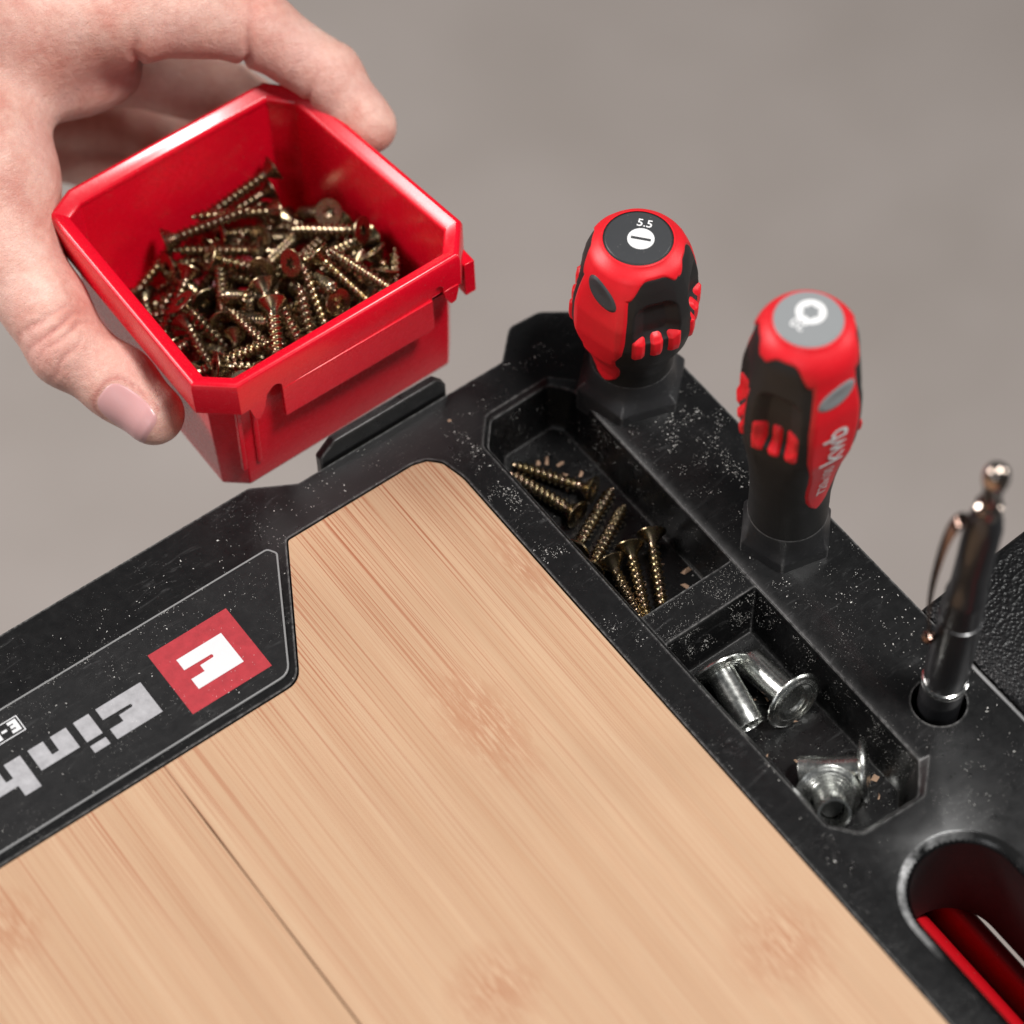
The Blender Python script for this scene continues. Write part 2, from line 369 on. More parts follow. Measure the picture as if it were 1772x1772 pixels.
# bamboo board in two glued planks
seamx = -123.3
inner = rounded(scale_poly(wood_out, .48), wood_r, 5)
def clip_poly(pts, x0, keep_right):
    out = []; n = len(pts)
    for i in range(n):
        a, b = pts[i], pts[(i + 1) % n]; ia = (a[0] >= x0) == keep_right; ib = (b[0] >= x0) == keep_right
        if ia: out.append(a)
        if ia != ib: s = (x0 - a[0]) / (b[0] - a[0]); out.append((x0, a[1] + s * (b[1] - a[1])))
    return out
for side in (True, False):
    p = clip_poly(inner, seamx + (.03 if side else -.03), side)
    q = []
    for i in range(len(p)):          # the glue line opens into a thin gap towards the viewer's end
        q.append(p[i]); nx = p[(i + 1) % len(p)]
        if abs(p[i][0] - seamx) < .1 and abs(nx[0] - seamx) < .1:
            w = .22 if side else -.22
            ins = [(seamx + w * k, y) for k, y in ((.14, -17), (.6, -24), (1.0, -34), (.55, -58), (1.0, -80), (.9, -120), (.8, -280))]
            q += ins if p[i][1] > nx[1] else ins[::-1]
    o = obj('plank', *prism(q, -2.3, -.25), M_WOOD, bench); add_bevel(o, .22, 2, 40)
# raised border and inlay with the lettering
inl = rounded([(-250, 31), (-62.9, 31), (-61.4, 28.4), (-80.5, -6.4), (-250, -6.4)], [0, 1.6, 1.2, 5, 0], 4)
inl_o = obj('brand_inlay', *prism(inl, .01, .32), M_INLAY, bench); add_bevel(inl_o, .25, 2, 30)
rim = scale_poly(inl, -.35); rin = scale_poly(inl, .15)
v, f = loft([[(x, y, z) for x, y in q] for q, z in ((rim, .012), (rim, .40), (rin, .42), (rin, .30))], False, False)
M_EDGE = simple('scuffed_edge', (.20, .20, .20), .5, bumpd=.08, bs=2, dust=.9)
obj('inlay_edge', v, f, M_EDGE, bench, smooth=True)
ZI = .325
def flat(name, pts, mat, z=ZI, parent=None, label=None, t=.05):
    o = obj(name, *prism(pts, z, z + t), mat, parent or inl_o)
    if label: o['label'] = label
    return o
flat('logo_square', [(-108.5, -1.6), (-82.8, -1.6), (-82.8, 21.6), (-108.5, 21.6)], M_LOGORED)
def e_glyph(x0, x1, y0, y1):
    k = (x1 - x0) / 14.4; m = (y1 - y0) / 11.6
    return [(x0, y1), (x1, y1), (x1, y0), (x0, y0), (x0, y0 + 3.9 * m), (x0 + 4.3 * k, y0 + 3.9 * m), (x0 + 4.3 * k, y0 + 6.2 * m), (x0 + 8.6 * k, y0 + 6.3 * m), (x0 + 8.9 * k, y0 + 6.9 * m), (x0 + 8.6 * k, y0 + 7.4 * m), (x0, y0 + 7.5 * m)]
flat('logo_letter', e_glyph(-102.9, -88.3, 4.1, 15.6), M_LOGOWHITE, ZI + .06)
flat('letter', e_glyph(-129.0, -114.6, 4.1, 15.6), M_LOGOGREY)
flat('letter', [(-136.1, 15.6), (-131.2, 15.6), (-131.2, 8.2), (-136.1, 8.2)], M_LOGOGREY)
flat('letter', [(-136.1, 6.6), (-131.2, 6.6), (-131.2, 4.1), (-136.1, 4.1)], M_LOGOGREY)
flat('letter', [(-150.4, 15.6), (-145.6, 15.6), (-145.6, 10.6), (-143.4, 10.6), (-143.4, 15.6), (-138.4, 15.6), (-138.4, 8.1), (-150.4, 8.1)], M_LOGOGREY)
flat('letter', [(-157.8, 15.6), (-152.8, 15.6), (-152.8, 4.1), (-157.8, 4.1), (-157.8, 7.8), (-165, 7.8), (-165, 15.6), (-160, 15.6), (-160, 10.6), (-157.8, 10.6)], M_LOGOGREY)
for x in (-172, -179): flat('letter', [(x, 15.6), (x + 5, 15.6), (x + 5, 4.1), (x, 4.1)], M_LOGOGREY)
def strip_box(x0, x1, y0, y1, w):
    for q in ([(x0, y0), (x1, y0), (x1, y0 + w), (x0, y0 + w)], [(x0, y1 - w), (x1, y1 - w), (x1, y1), (x0, y1)], [(x1 - w, y0 + w), (x1, y0 + w), (x1, y1 - w), (x1 - w, y1 - w)]):
        flat('badge_border', q, M_LOGOWHITE)
strip_box(-185, -147.2, 21.6, 27.1, .28)
# small badge: E - C
flat('badge_letter', [(-150.7, 22.5), (-148.0, 22.5), (-148.0, 26.4), (-150.7, 26.4), (-150.7, 25.4), (-149.2, 25.4), (-149.2, 25.0), (-150.4, 25.0), (-150.4, 24.0), (-149.2, 24.0), (-149.2, 23.5), (-150.7, 23.5)], M_LOGOWHITE)
flat('badge_letter', [(-153.2, 24.1), (-151.6, 24.1), (-151.6, 24.9), (-153.2, 24.9)], M_LOGOWHITE)
flat('badge_letter', [(-156.6, 22.5), (-153.8, 22.5), (-153.8, 26.4), (-156.6, 26.4), (-156.6, 25.4), (-155, 25.4), (-155, 23.5), (-156.6, 23.5)], M_LOGOWHITE)
# raised tongue the bin hooks onto
tp = [(-34.6, -9), (9.6, -9), (9.6, 4.2), (6.4, 8.2), (-29.4, 8.2), (-34.6, 3.4)]
tp = rounded(tp, [0, 0, 1.6, 1.6, 1.5, 1.5], 4)
v, f = loft([[(x, y, z) for x, z in tp] for y in (45.5, 48.4)])
o = obj('bin_hook', v, f, M_BLACK, bench); add_bevel(o, .5, 2, 35)
# pebbled side bracket
def bracket():
    secs = []
    prof = [(-93.3, -28), (-93.3, -3), (-94.0, -.8), (-96.0, .5), (-104, 1.0), (-300, 1.0), (-300, -28)]
    for x, dz in ((71.4, -1.2), (73, -.2), (80, 1.0), (110, 6), (160, 12), (240, 16)):
        secs.append([(x, y, z + (dz if z > -20 else 0)) for y, z in prof])
    return loft(secs)
o = obj('side_bracket', *bracket(), M_PEBBLE, bench); add_bevel(o, 1.2, 3, 25)
# thin raised bead between frame and bracket
o = obj('bead', *loft([[(x, y, z) for x, z in ((69.6, -.2), (69.8, .35), (70.5, .35), (70.8, -.2))] for y in (-111, -112, -299)]), M_EDGE, bench); add_bevel(o, .15, 2, 30)
# red rails seen through the slot
def rail(name, x, z, rx, rz):
    ring = lambda y: [(x + rx * math.copysign(abs(math.cos(a)) ** .7, math.cos(a)), y, z + rz * math.copysign(abs(math.sin(a)) ** .7, math.sin(a))) for a in [2 * math.pi * i / 40 for i in range(40)]]
    obj(name, *loft([ring(y) for y in (-290, -135)]), M_REDRAIL, bench, smooth=True)
rail('rail', 20.0, -52, 10.2, 11.5); rail('rail', 37.0, -52, 3.3, 11.0)
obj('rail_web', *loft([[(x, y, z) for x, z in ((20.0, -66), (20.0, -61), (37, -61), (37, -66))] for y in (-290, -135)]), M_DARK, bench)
# dust and chips
rng = random.Random(5)
def flakes(name, spots, mat, label, cat, clump=0):
    from mathutils import noise as mnoise
    if clump: spots = [q for q in spots if mnoise.noise(Vector((q[0] * .16, q[1] * .16, q[2] * .16))) + .35 * mnoise.noise(Vector((q[0] * .6, q[1] * .6, 3))) > clump * rng.uniform(-.4, 1.6)]
    V = []; F = []
    for (x, y, z, s) in spots:
        b = len(V); a = rng.uniform(0, 6.28); l = s * rng.uniform(.6, 1.4); w = s * rng.uniform(.3, .7); h = s * .35
        ca, sa = math.cos(a), math.sin(a)
        jj = lambda: rng.uniform(.45, 1.25)
        for dx, dy, dz in ((-l * jj(), -w * jj(), 0), (l * jj(), -w * .6 * jj(), 0), (l * .7 * jj(), w * jj(), 0), (-l * .8 * jj(), w * .8 * jj(), 0), (rng.uniform(-.3, .3) * l, 0, h)):
            V.append((x + (dx * ca - dy * sa) * .5, y + (dx * sa + dy * ca) * .5, z + dz))
        F += [(b, b + 1, b + 4), (b + 1, b + 2, b + 4), (b + 2, b + 3, b + 4), (b + 3, b, b + 4), (b + 3, b + 2, b + 1, b)]
    o = obj(name, V, F, mat); tag(o, label, cat, kind='stuff'); return o
def on_frame(x, y):
    if y > 44 or x > 70.3 or (x < -3 and y < 31.2 and not (x < -57.5 and y > -9.3 and (y > (x + 56.5) * 1.72 + 31 or x < -79))): return False
    if 6.6 < x < 43.4 and (-140 < y < 33.2): return False
    if 5 < x < 43 and y < -149: return False
    if (x - 55.6) ** 2 + (y + 119.6) ** 2 < 75: return False
    return True
spots = []
clus = [(20, -20, 60, 500), (50, -100, 30, 260), (-100, 20, 60, 420), (62, -5, 11, 700), (63, -55, 8, 160), (60, -25, 8, 220), (58, -40, 7, 120), (46, -20, 9, 70), (25, 38, 14, 150), (40, 42, 8, 140), (1.5, 5, 3, 150), (1, -20, 2.5, 130), (2, -50, 3, 90), (-1, 22, 4, 90), (-30, 36, 9, 110),
        (-55, 38, 7, 70), (-70, 33, 16, 60), (62, -75, 9, 120), (66, -100, 8, 100), (56, -95, 9, 60), (65, -140, 9, 60), (-120, 14, 30, 220), (-140, 34, 18, 120), (-100, 36, 16, 70), (48, -145, 8, 40), (5, -110, 3, 30), (2, -140, 5, 40), (7, 28, 4, 130), (45, -62, 3, 60)]
for cx, cy, s, n in clus:
    for _ in range(int(n * 1.7)):
        x, y = rng.gauss(cx, s), rng.gauss(cy, s)
        if on_frame(x, y):
            inside = x < -62 and y < 31 and y > -6
            spots.append((x, y, .38 if inside else .005, rng.choice((.16, .2, .24, .26, .34, .5)) * rng.uniform(.7, 1.25)))
for _ in range(420):      # along the upper lip of the inlay
    x = rng.uniform(-165, -64); spots.append((x, rng.gauss(30.7, .35), .40, rng.uniform(.12, .28)))
flakes('sawdust', spots, M_DUST, 'fine pale sawdust specks scattered over the black plastic frame', 'sawdust', .10)
spots = []
for lo, hi, n in ((-133, -62, 330), (-47, 28, 300)):
    for _ in range(n):
        x = rng.uniform(11.5, 38); y = rng.uniform(lo, hi); spots.append((x, y, -16.97, rng.uniform(.12, .36)))
for lo, hi, n in ((-130, -62, 800), (-47, 24, 700)):        # clinging to the sloping side wall
    for _ in range(n):
        s = rng.random() ** 1.3; spots.append((39.9 - 2.2 * s - .08, rng.uniform(lo, hi), -3.5 - 10.2 * s, rng.uniform(.1, .26)))
for _ in range(900):                                        # face of the divider
    s = rng.random() ** 1.2; spots.append((rng.uniform(9, 41), -60.25 - 2.2 * s, -3.4 - 10.2 * s, rng.uniform(.12, .3)))
for _ in range(700): spots.append((rng.uniform(9, 40), rng.uniform(-59.4, -49.8), -1.87, rng.uniform(.1, .24)))
for _ in range(200):
    s = rng.random(); spots.append((rng.uniform(14, 36), 30.3 - 2.2 * s, -3.4 - 10.2 * s, rng.uniform(.12, .26)))
flakes('tray_sawdust', spots, M_DUST, 'pale sawdust specks lying and clinging inside the black tray', 'sawdust', .12)
chips = [(23, 19, 3.4), (25.5, 18, 3.8), (28, 14.5, 4.2), (20, 16.5, 2.8), (26.5, 10.5, 3.4), (30.5, 8, 2.6), (24, 6, 2.2), (29, -31, 3.6), (34, -37, 3), (31, -41, 3), (33, -46, 1.6), (22, -33, 2.4), (11, -25, 4.6), (13, -30, 3), (18, -26, 2.4),
         (12, -95, 3.2), (14, -98, 2.4), (20, -88, 1.8), (27, -93, 3), (29, -116, 3.2), (34, -121, 4), (31, -126, 2.2), (23, -82, 1.4), (26, -84, 1.6), (20, -104, 1.7)]
flakes('wood_shavings', [(x, y, -16.9, s) for x, y, s in chips], M_CHIP, 'small brown wood shavings lying on the tray floor', 'shavings')
o = flakes('wood_crumb', [(4.5, 36.8, .01, 1.9)], M_CHIP, 'single pale wood crumb on black frame beyond the board corner', 'crumb'); del o['kind']

# ------------------------------------------------------------------ red bin
bin_ = empty('storage_bin', (-16, 98, -6))
tag(bin_, 'open red plastic bin full of screws, held over the bench edge by a hand', 'bin')
rim_o = [(-62.8, 138), (-53.4, 143), (15.0, 144), (23.6, 134.5), (30.8, 64.5), (22.6, 54.2), (-53.2, 53.1), (-63.0, 61.4)]   # outer edge of the lip, ccw reversed
def rel(pts, z): return [(x + 16, y - 98, z + 6) for x, y in pts]
cw = rim_o
RB_ = lambda d, z: rel(scale_poly(cw, d), z)
lipp = [(0, 32.4), (0, 43.0), (.45, 44.5), (1.2, 45.1), (1.7, 45.1), (4.7, 43.2), (5.3, 42.4), (5.35, 41.0), (2.2, 41.0), (1.5, 40.2), (1.2, 32.4)]
v, f = loft([RB_(*q) for q in lipp] + [RB_(*lipp[0])], False, False)
lip = obj('rim', v, f, M_RED, bin_)
def weld(o):
    bm = bmesh.new(); bm.from_mesh(o.data); bmesh.ops.remove_doubles(bm, verts=bm.verts, dist=1e-6); bmesh.ops.recalc_face_normals(bm, faces=bm.faces); bm.to_mesh(o.data); bm.free()
weld(lip)
v, f = loft([RB_(*q) for q in ((8.5, -8.2), (6.6, -8.0), (6.1, -6.4), (5.15, 20), (4.95, 42.0), (4.15, 42.0), (4.2, 36), (4.6, 14), (5.4, -8.6), (6.0, -9.8), (7.4, -10.4))], True, True)
body = obj('bin_body', v, f, M_RED, bin_, bevel=.5, seg=3, angle=20)
# hanging tabs of the skirt: deeper apron between the two hook slots and two small teeth
def slab(name, pts_xz, y0, y1, bev=.3):
    v, f = loft([[(x + 16, y - 98, z + 6) for x, z in pts_xz] for y in (y0, y1)])
    o = obj(name, v, f, M_RED, bin_); add_bevel(o, bev, 2, 35); return o
slab('skirt_apron', rounded([(-39.4, 33.5), (-39.4, 20.6), (-37.6, 20.6), (10.8, 20.6), (12.0, 21.4), (12.0, 33.5)], .5, 3), 53.2, 54.6)
slab('skirt_tooth', rounded([(-50.6, 33.5), (-50.2, 31.6), (-49.2, 27.2), (-47.6, 25.6), (-45.4, 30.0), (-44.8, 33.5)], .8, 3), 53.2, 54.6)
slab('skirt_tooth', rounded([(16.2, 33.5), (16.6, 30.5), (18.6, 26.4), (20.4, 26.8), (21.4, 31), (21.6, 33.5)], .8, 3), 53.9, 55.3)
slab('side_catch', rounded([(26.6, 33.4), (26.6, 19.5), (30.4, 19.5), (30.2, 33.4)], .4, 2), 58.4, 66)
# arched hook slots through the skirt
def slot_through(x0, x1):
    pts = rounded([(x0, 20), (x1, 20), (x1, 35.4), ((x0 + x1) / 2 + .6, 37.2), (x0 + .4, 34.4)], [0, 0, 1.4, 2.2, 2.2], 4)
    return loft([[(x + 16, y - 98, z + 6) for x, z in pts] for y in (51.5, 55.05)])
bool_cut(lip, [slot_through(-44.9, -39.4), slot_through(12.0, 16.2)], dissolve=False)
for x in (-52.5, -47.5):
    v, f = loft([[(x + 16 + dx, y - 98, z + 6) for dx, y in ((-.8, 0 + yo), (.8, 0 + yo), (.8, 1.6 + yo), (-.8, 1.6 + yo))] for z, yo in ((41, 55.9), (0, 57.6))])
    obj('wall_rib', v, f, M_RED, bin_, bevel=.4)
add_bevel(lip, .3, 2, 28)

# ------------------------------------------------------------------ screws
def screw_mesh():
    pitch, L, NS = 1.95, 27.0, 18
    rows = []
    z = -27.0; zs = list(np.arange(-27.0, -3.4, pitch / 10)) + [-3.2]
    for z in zs:
        ring = []
        k = min(1, (z + 27.0) / 4.5); core = .12 + 1.30 * k ** .8; out = .25 + 1.88 * min(1, (z + 27.0) / 3.6) ** .75
        fade = min(1, max(0, (-4.2 - z) / 1.2)) if z > -6 else 1
        for i in range(NS):
            th = 2 * math.pi * i / NS; ph = (z / pitch - i / NS) % 1.0; q = max(0, 1 - abs(ph - .5) / .30)
            r = core + (out - core) * q * fade if out > core else core
            ring.append((r * math.cos(th), r * math.sin(th), z))
        rows.append(ring)
    v, f = loft(rows, True, False)
    H = 36
    # head: cone, lip, top face with a six-lobed recess
    b = len(v)
    def ring(r, z): return [(r * math.cos(2 * math.pi * i / H), r * math.sin(2 * math.pi * i / H), z) for i in range(H)]
    def star(s, z): return [(s * (1.55 + .38 * math.cos(6 * 2 * math.pi * i / H)) * math.cos(2 * math.pi * i / H), s * (1.55 + .38 * math.cos(6 * 2 * math.pi * i / H)) * math.sin(2 * math.pi * i / H), z) for i in range(H)]
    hv, hf = loft([ring(1.38, -3.8), ring(1.7, -3.2), ring(4.1, -.62), ring(4.36, -.42), ring(4.36, -.18), ring(4.15, 0), star(1.08, -.03), star(.92, -1.5), ring(.3, -1.75)], False, True)
    v = v + hv; f = f + [tuple(i + b for i in q) for q in hf]
    m = me_from('screw', v, f, True); m.materials.append(M_BRASS)
    return m
SM = screw_mesh()
from math import copysign
def place(mesh, name, head, tip, roll=0):
    o = bpy.data.objects.new(name, mesh); col.objects.link(o); o.location = [c * S for c in head]
    o.rotation_mode = 'QUATERNION'
    d = Vector(head) - Vector(tip)
    o.rotation_quaternion = d.to_track_quat('Z', 'Y') @ Quaternion((0, 0, 1), roll)
    return o
PILE = [(-20.3,80.38,0.35,0.5094,0.0868,0.666,0.538),
(-17.44,64.34,0.35,0.7189,0.6227,-0.2517,0.1793),
(10.68,67.25,0.35,0.7196,0.6217,-0.2541,0.1765),
(-23.19,92.33,0.35,0.6906,-0.626,0.2433,-0.2684),
(-12.89,101.16,1.4,0.0554,0.0308,-0.7182,-0.693),
(-6.04,82.83,0.35,0.6932,0.6284,-0.2371,-0.2615),
(-13.97,117.53,0.35,0.7406,-0.1911,0.6439,-0.0192),
(-29.04,84.99,5.57,0.8039,-0.249,0.5278,0.1147),
(-37.61,71.87,2.29,0.4272,0.4961,-0.5396,-0.5293),
(-7.45,77.37,1.27,0.2048,0.728,-0.0999,-0.6466),
(-50.8,97.7,0.34,0.4778,-0.5909,-0.4832,0.4349),
(-40.09,105.37,-0.62,0.2493,-0.5407,0.7274,0.3412),
(10.41,106.57,3.41,0.6888,-0.5201,0.4212,0.2787),
(-14,128.25,0.35,0.3694,0.6132,0.274,0.6422),
(-40.8,89.26,5.63,0.6526,-0.5945,-0.4333,-0.1815),
(-26.25,78.06,8.51,0.701,0.5269,-0.0123,-0.4805),
(-22.83,76.8,6.34,0.3945,0.3818,-0.4241,-0.7202),
(-47.93,103.73,8.51,0.0798,-0.0734,0.523,0.8454),
(-26.32,98.59,-3.21,0.0678,-0.6749,-0.7348,-0.0093),
(-41.34,83.19,0.35,0.5682,0.2506,-0.6231,0.4755),
(-47.37,102.57,0.49,0.1613,-0.0511,-0.6684,0.7243),
(-31.86,65.14,13.38,0.8044,0.0882,0.4831,-0.3345),
(-26.49,66.79,4.48,0.1125,-0.9911,-0.041,-0.0588),
(9.44,84.22,3.87,0.6489,0.5694,0.2329,-0.4477),
(-28.14,103.63,4.54,0.557,0.0483,0.8088,0.1823),
(1.04,132.29,7.61,0.4951,-0.3184,-0.4418,-0.6769),
(10.83,103.88,12.16,0.6287,-0.4511,0.2254,0.592),
(-35.51,105.93,0.71,0.2034,0.6659,-0.0121,-0.7176),
(-18.13,71.34,9.43,0.1742,-0.7507,0.1907,-0.6081),
(12.84,67.35,4.52,0.048,-0.8202,0.5551,0.1296),
(15.35,89.23,12.66,0.8271,-0.4619,0.1431,0.2864),
(-15.72,114.14,9.7,0.1402,0.5537,0.1119,0.8131),
(-18.54,104.28,0.37,0.6698,0.3412,-0.5822,-0.3098),
(16.16,100.8,4.86,0.1697,-0.7138,0.374,-0.5674),
(-23.44,100.93,3.03,0.5809,0.5171,-0.4984,0.3832),
(-10.16,112.32,7.16,0.8221,-0.5478,-0.08,0.1328),
(-3.15,64.15,26.89,0.0399,-0.2872,0.0127,-0.957),
(-5.75,88.28,10.25,0.5824,-0.2899,-0.473,-0.5942),
(3.96,130.77,0.39,0.5571,-0.7187,0.0373,-0.4144),
(2.87,101.88,0.22,0.193,-0.633,-0.4727,-0.5819),
(-32.4,118.94,-0.32,0.1115,0.8743,-0.1458,-0.4494),
(-33.84,75.22,8.17,0.4614,0.1639,-0.8654,0.1061),
(5.9,68.04,1.71,0.3867,-0.0548,0.8909,-0.232),
(14.34,88.38,20.16,0.8868,-0.3766,-0.1785,-0.1997),
(-48.44,91.16,9.09,0.3888,-0.3318,0.5577,0.654),
(-4.44,110.7,1.78,0.2213,-0.5392,0.5832,0.5658),
(14.54,113.11,0.31,0.4215,-0.7093,0.408,-0.3909),
(-17.95,129.91,6.9,0.7446,-0.0257,0.6251,0.2328),
(-21.57,74.08,15.66,0.3013,0.6283,0.2083,0.6863),
(-31.27,92.45,11.84,0.7516,-0.5613,0.3381,-0.075),
(11.67,86.64,11.23,0.3677,-0.6937,0.1177,-0.6081),
(-41.48,104.67,13.65,0.2902,-0.3765,-0.5831,-0.6588),
(-12.44,98.22,11.16,0.4978,0.1863,0.6922,-0.4882),
(0.47,100.23,11.35,0.5963,-0.598,-0.504,-0.1813),
(-23.12,106.02,9.38,0.7752,0.2957,0.5569,-0.0393),
(-41.94,130.48,0.43,0.6867,-0.6555,0.3053,0.0739),
(-17.48,75.33,16.5,0.5439,-0.3574,0.0029,0.7593),
(-45.69,63.12,30.42,0.4833,0.1843,-0.0998,0.85),
(2.37,82.44,22.68,0.3198,-0.1753,-0.463,0.8079),
(12.76,109.03,19.02,0.0846,0.0402,0.3927,-0.9149),
(7.88,127.99,1.15,0.5852,-0.7954,-0.1035,0.1192),
(-32.23,63.51,19.78,0.1644,0.5411,-0.351,0.7463),
(-29.71,101.06,8.96,0.4327,-0.8836,-0.1791,0.001),
(-20,97.5,0.81,0.1929,-0.5825,0.6574,0.4374),
(-33.77,94.78,16.81,0.6578,0.6869,-0.0618,-0.3028),
(-32.56,107.51,12.33,0.3556,0.2802,0.5413,-0.7085),
(-18.75,96.36,21.84,0.5513,-0.3102,0.5853,0.5072),
(8.65,75.63,4.27,0.2144,0.0621,-0.9457,-0.2361),
(-17.05,104.02,5.91,0.2825,0.2058,0.9136,0.2078),
(6.39,131.06,14.23,0.4262,0.565,0.3312,0.6241),
(-3.42,98.46,15.21,0.2024,-0.2573,0.8363,0.4398),
(-35.1,125.01,12.84,0.8026,-0.0962,-0.5844,0.0711),
(-13.66,67.97,15.22,0.4235,0.7963,0.3056,-0.3053),
(-14.59,82.63,18.83,0.8067,-0.1057,-0.548,-0.1945),
(11.83,67.71,20.2,0.475,0.8401,0.0135,0.2614),
(-41.87,104.75,22.53,0.6214,-0.3284,0.1118,0.7025),
(-0.63,93.23,8.35,0.6404,-0.3171,0.6611,-0.2287),
(-7.06,117.86,12.69,0.4782,-0.3688,-0.2511,0.7565),
(-9.37,131.77,0.1,0.0777,-0.3455,0.7538,0.5535),
(-29.53,67.9,20.86,0.2901,0.2454,0.67,-0.6378),
(6.14,78.82,14.23,0.1852,-0.7676,-0.2307,-0.5686),
(-38.3,64.71,26.83,0.7034,0.3739,0.0473,0.6027),
(-25.94,114.26,21.96,0.6611,0.0647,-0.4991,-0.5565),
(-16.46,125.49,13.83,0.5653,-0.4826,-0.3196,0.5877),
(-30.55,118.92,15.03,0.1296,0.434,0.3964,0.7986),
(-46.63,79.1,22.26,0.192,-0.5699,0.1272,0.7888),
(-3.3,91.26,29.48,0.6896,-0.2826,-0.4239,-0.5147),
(-31.74,130.66,17.12,0.4856,-0.6482,-0.3954,0.4333),
(8.88,132,21.14,0.7919,0.056,0.6074,0.0284),
(17.1,108.13,13.2,0.5138,-0.6109,0.3924,-0.4571),
(-9.77,112,14.97,0.1181,-0.4411,0.5256,-0.7178),
(-21.46,64.07,13.89,0.2455,0.7549,0.5002,-0.346),
(-24.05,64.39,21.26,0.6448,0.7387,0.0477,-0.1905),
(12.14,78.41,22.99,0.4893,-0.3908,-0.0779,-0.7758),
(-15.15,102.96,18.33,0.743,0.0384,-0.5659,0.3553),
(-4.92,77.42,21.27,0.7173,0.3872,0.3417,-0.4678),
(18.7,95.68,16.12,0.5576,0.1509,0.7947,0.1865),
(-47.5,127.18,5.18,0.1019,-0.7378,-0.3348,0.5772),
(-22.8,84.2,28.55,0.4989,-0.1569,0.6544,0.5461),
(2.77,65.1,21.22,0.0996,-0.3102,0.0295,-0.945),
(5.02,64.45,13.53,0.2055,-0.2305,-0.7492,0.586),
(-51,86.14,14.01,0.1918,0.5474,-0.6461,-0.496),
(-9.35,95.67,24.65,0.8319,0.1919,-0.4688,-0.2266),
(15.36,94.29,23.01,0.3368,0.4774,-0.3092,0.7503),
(3.5,123.31,13.17,0.2812,-0.5256,0.5745,-0.5609)]
for i, (x, y, z, a, b, c, d) in enumerate(PILE):
    o = bpy.data.objects.new('screw', SM); col.objects.link(o); o.location = (x * S, y * S, z * S)
    o.rotation_mode = 'QUATERNION'; o.rotation_quaternion = (a, b, c, d)
    tag(o, 'small brassy countersunk screw lying in the heap inside the red bin', 'screw', 'screws heaped in the red bin')
TRAY_SCREWS = [
    ((28.5, -.9, -12.9), (16.1, 22.5, -15.6), 'brassy screw furthest up in the upper tray compartment, point in the corner'),
    ((19.7, -5.1, -12.9), (13.4, 20.6, -15.4), 'brassy screw with its head edge-on, second from the top of the upper compartment'),
    ((11.4, -14.6, -12.9), (35, -2.1, -15.6), 'brassy screw lying across the compartment, head hidden under the rim, upper one of two'),
    ((10.8, -22.4, -12.9), (33.8, -9.2, -15.6), 'brassy screw lying across the compartment, head hidden under the rim, lower one of two'),
    ((17.5, -23.2, -12.6), (11.9, -48.2, -15.4), 'lowest of the three parallel screws, nearest the bamboo board side of the tray'),
    ((24.6, -23.0, -11.6), (13.6, -46.6, -15.6), 'middle one of the three parallel screws with cone heads upward'),
    ((32.3, -23.2, -11.6), (19.4, -46.0, -15.6), 'outermost of the three parallel screws, nearest the divider end of the tray')]
for head, tip, lab in TRAY_SCREWS:
    o = place(SM, 'screw', head, tip, random.random() * 6)
    tag(o, lab, 'screw', 'loose screws in the black tray')

heap = [o for o in col.objects if o.name.split('.')[0] == 'screw' and o.get('group') == 'screws heaped in the red bin']
def pick(key, label):
    o = max([q for q in heap if 'heap inside' in q['label'] and q.location.z > .012], key=key); o['label'] = label
def mid(o): return o.location + o.rotation_quaternion @ Vector((0, 0, -.0135))
pick(lambda o: mid(o).z, 'screw lying highest on top of the heap in the red bin')
pick(lambda o: mid(o).x, 'screw at the right edge of the heap, against the bin wall under the fingertip side')
pick(lambda o: -mid(o).x, 'screw at the left edge of the heap, against the bin wall beside the thumb')
pick(lambda o: mid(o).y, 'screw furthest back in the heap, towards the palm side of the red bin')
pick(lambda o: -mid(o).y, 'screw at the front of the heap, just behind the slotted front rim of the bin')
pick(lambda o: (o.rotation_quaternion @ Vector((0, 0, 1))).z + o.location.z * 8, 'screw standing head up in the heap, its star recess facing upward')
pick(lambda o: -(o.rotation_quaternion @ Vector((0, 0, 1))).z + o.location.z * 8, 'screw standing point up out of the heap in the red bin')

# ------------------------------------------------------------------ rivet nuts
def rivet(head, tip, lab, L=19.0, hollow_tip=True):
    e = empty('rivet_nut', head); e.rotation_mode = 'QUATERNION'
    e.rotation_quaternion = (Vector(head) - Vector(tip)).to_track_quat('Z', 'Y')
    tag(e, lab, 'rivet nut', 'steel rivet nuts in the tray')
    KK = 1.2
    fl = [(3.2, -1.95), (4.15, -1.93), (4.3, -1.78), (4.95, -1.78), (5.1, -1.64), (5.7, -1.63), (5.85, -1.5), (6.45, -1.48), (6.6, -1.36), (7.1, -1.3), (7.5, -1.1), (7.55, -.75), (7.2, -.2), (6.7, 0), (6.45, -.1), (6.3, .02), (6.05, -.12), (5.9, .0), (5.65, -.14), (5.5, -.02), (5.25, -.16), (5.0, -.1), (4.5, -.45), (3.9, -.6), (3.5, -1.0), (2.9, -1.9), (2.0, -2.5), (.9, -2.4), (.3, -2.1), (0.0001, -2.05)]
    v, f = revolve([(r * KK, z * KK) for r, z in fl], 64); o = obj('flange', v, f, M_STEEL, e, smooth=True)
    sl = [(3.5, -1.7), (3.45, -4), (3.6, -L * .6), (3.85, -L + .5), (3.75, -L), (3.2, -L), (3.1, -L + .5), (3.0, -L + 11), (0.0001, -L + 11.5)]
    v, f = revolve([(r * KK, z) for r, z in sl], 48); o = obj('sleeve', v, f, M_STEEL, e, smooth=True)
    v, f = revolve([(3.3, -L + 7), (3.3, -L + 7.6)], 32); obj('bore_shade', v, f, M_DARK, o)  # dark plug standing in for the shade inside the open barrel
    return e
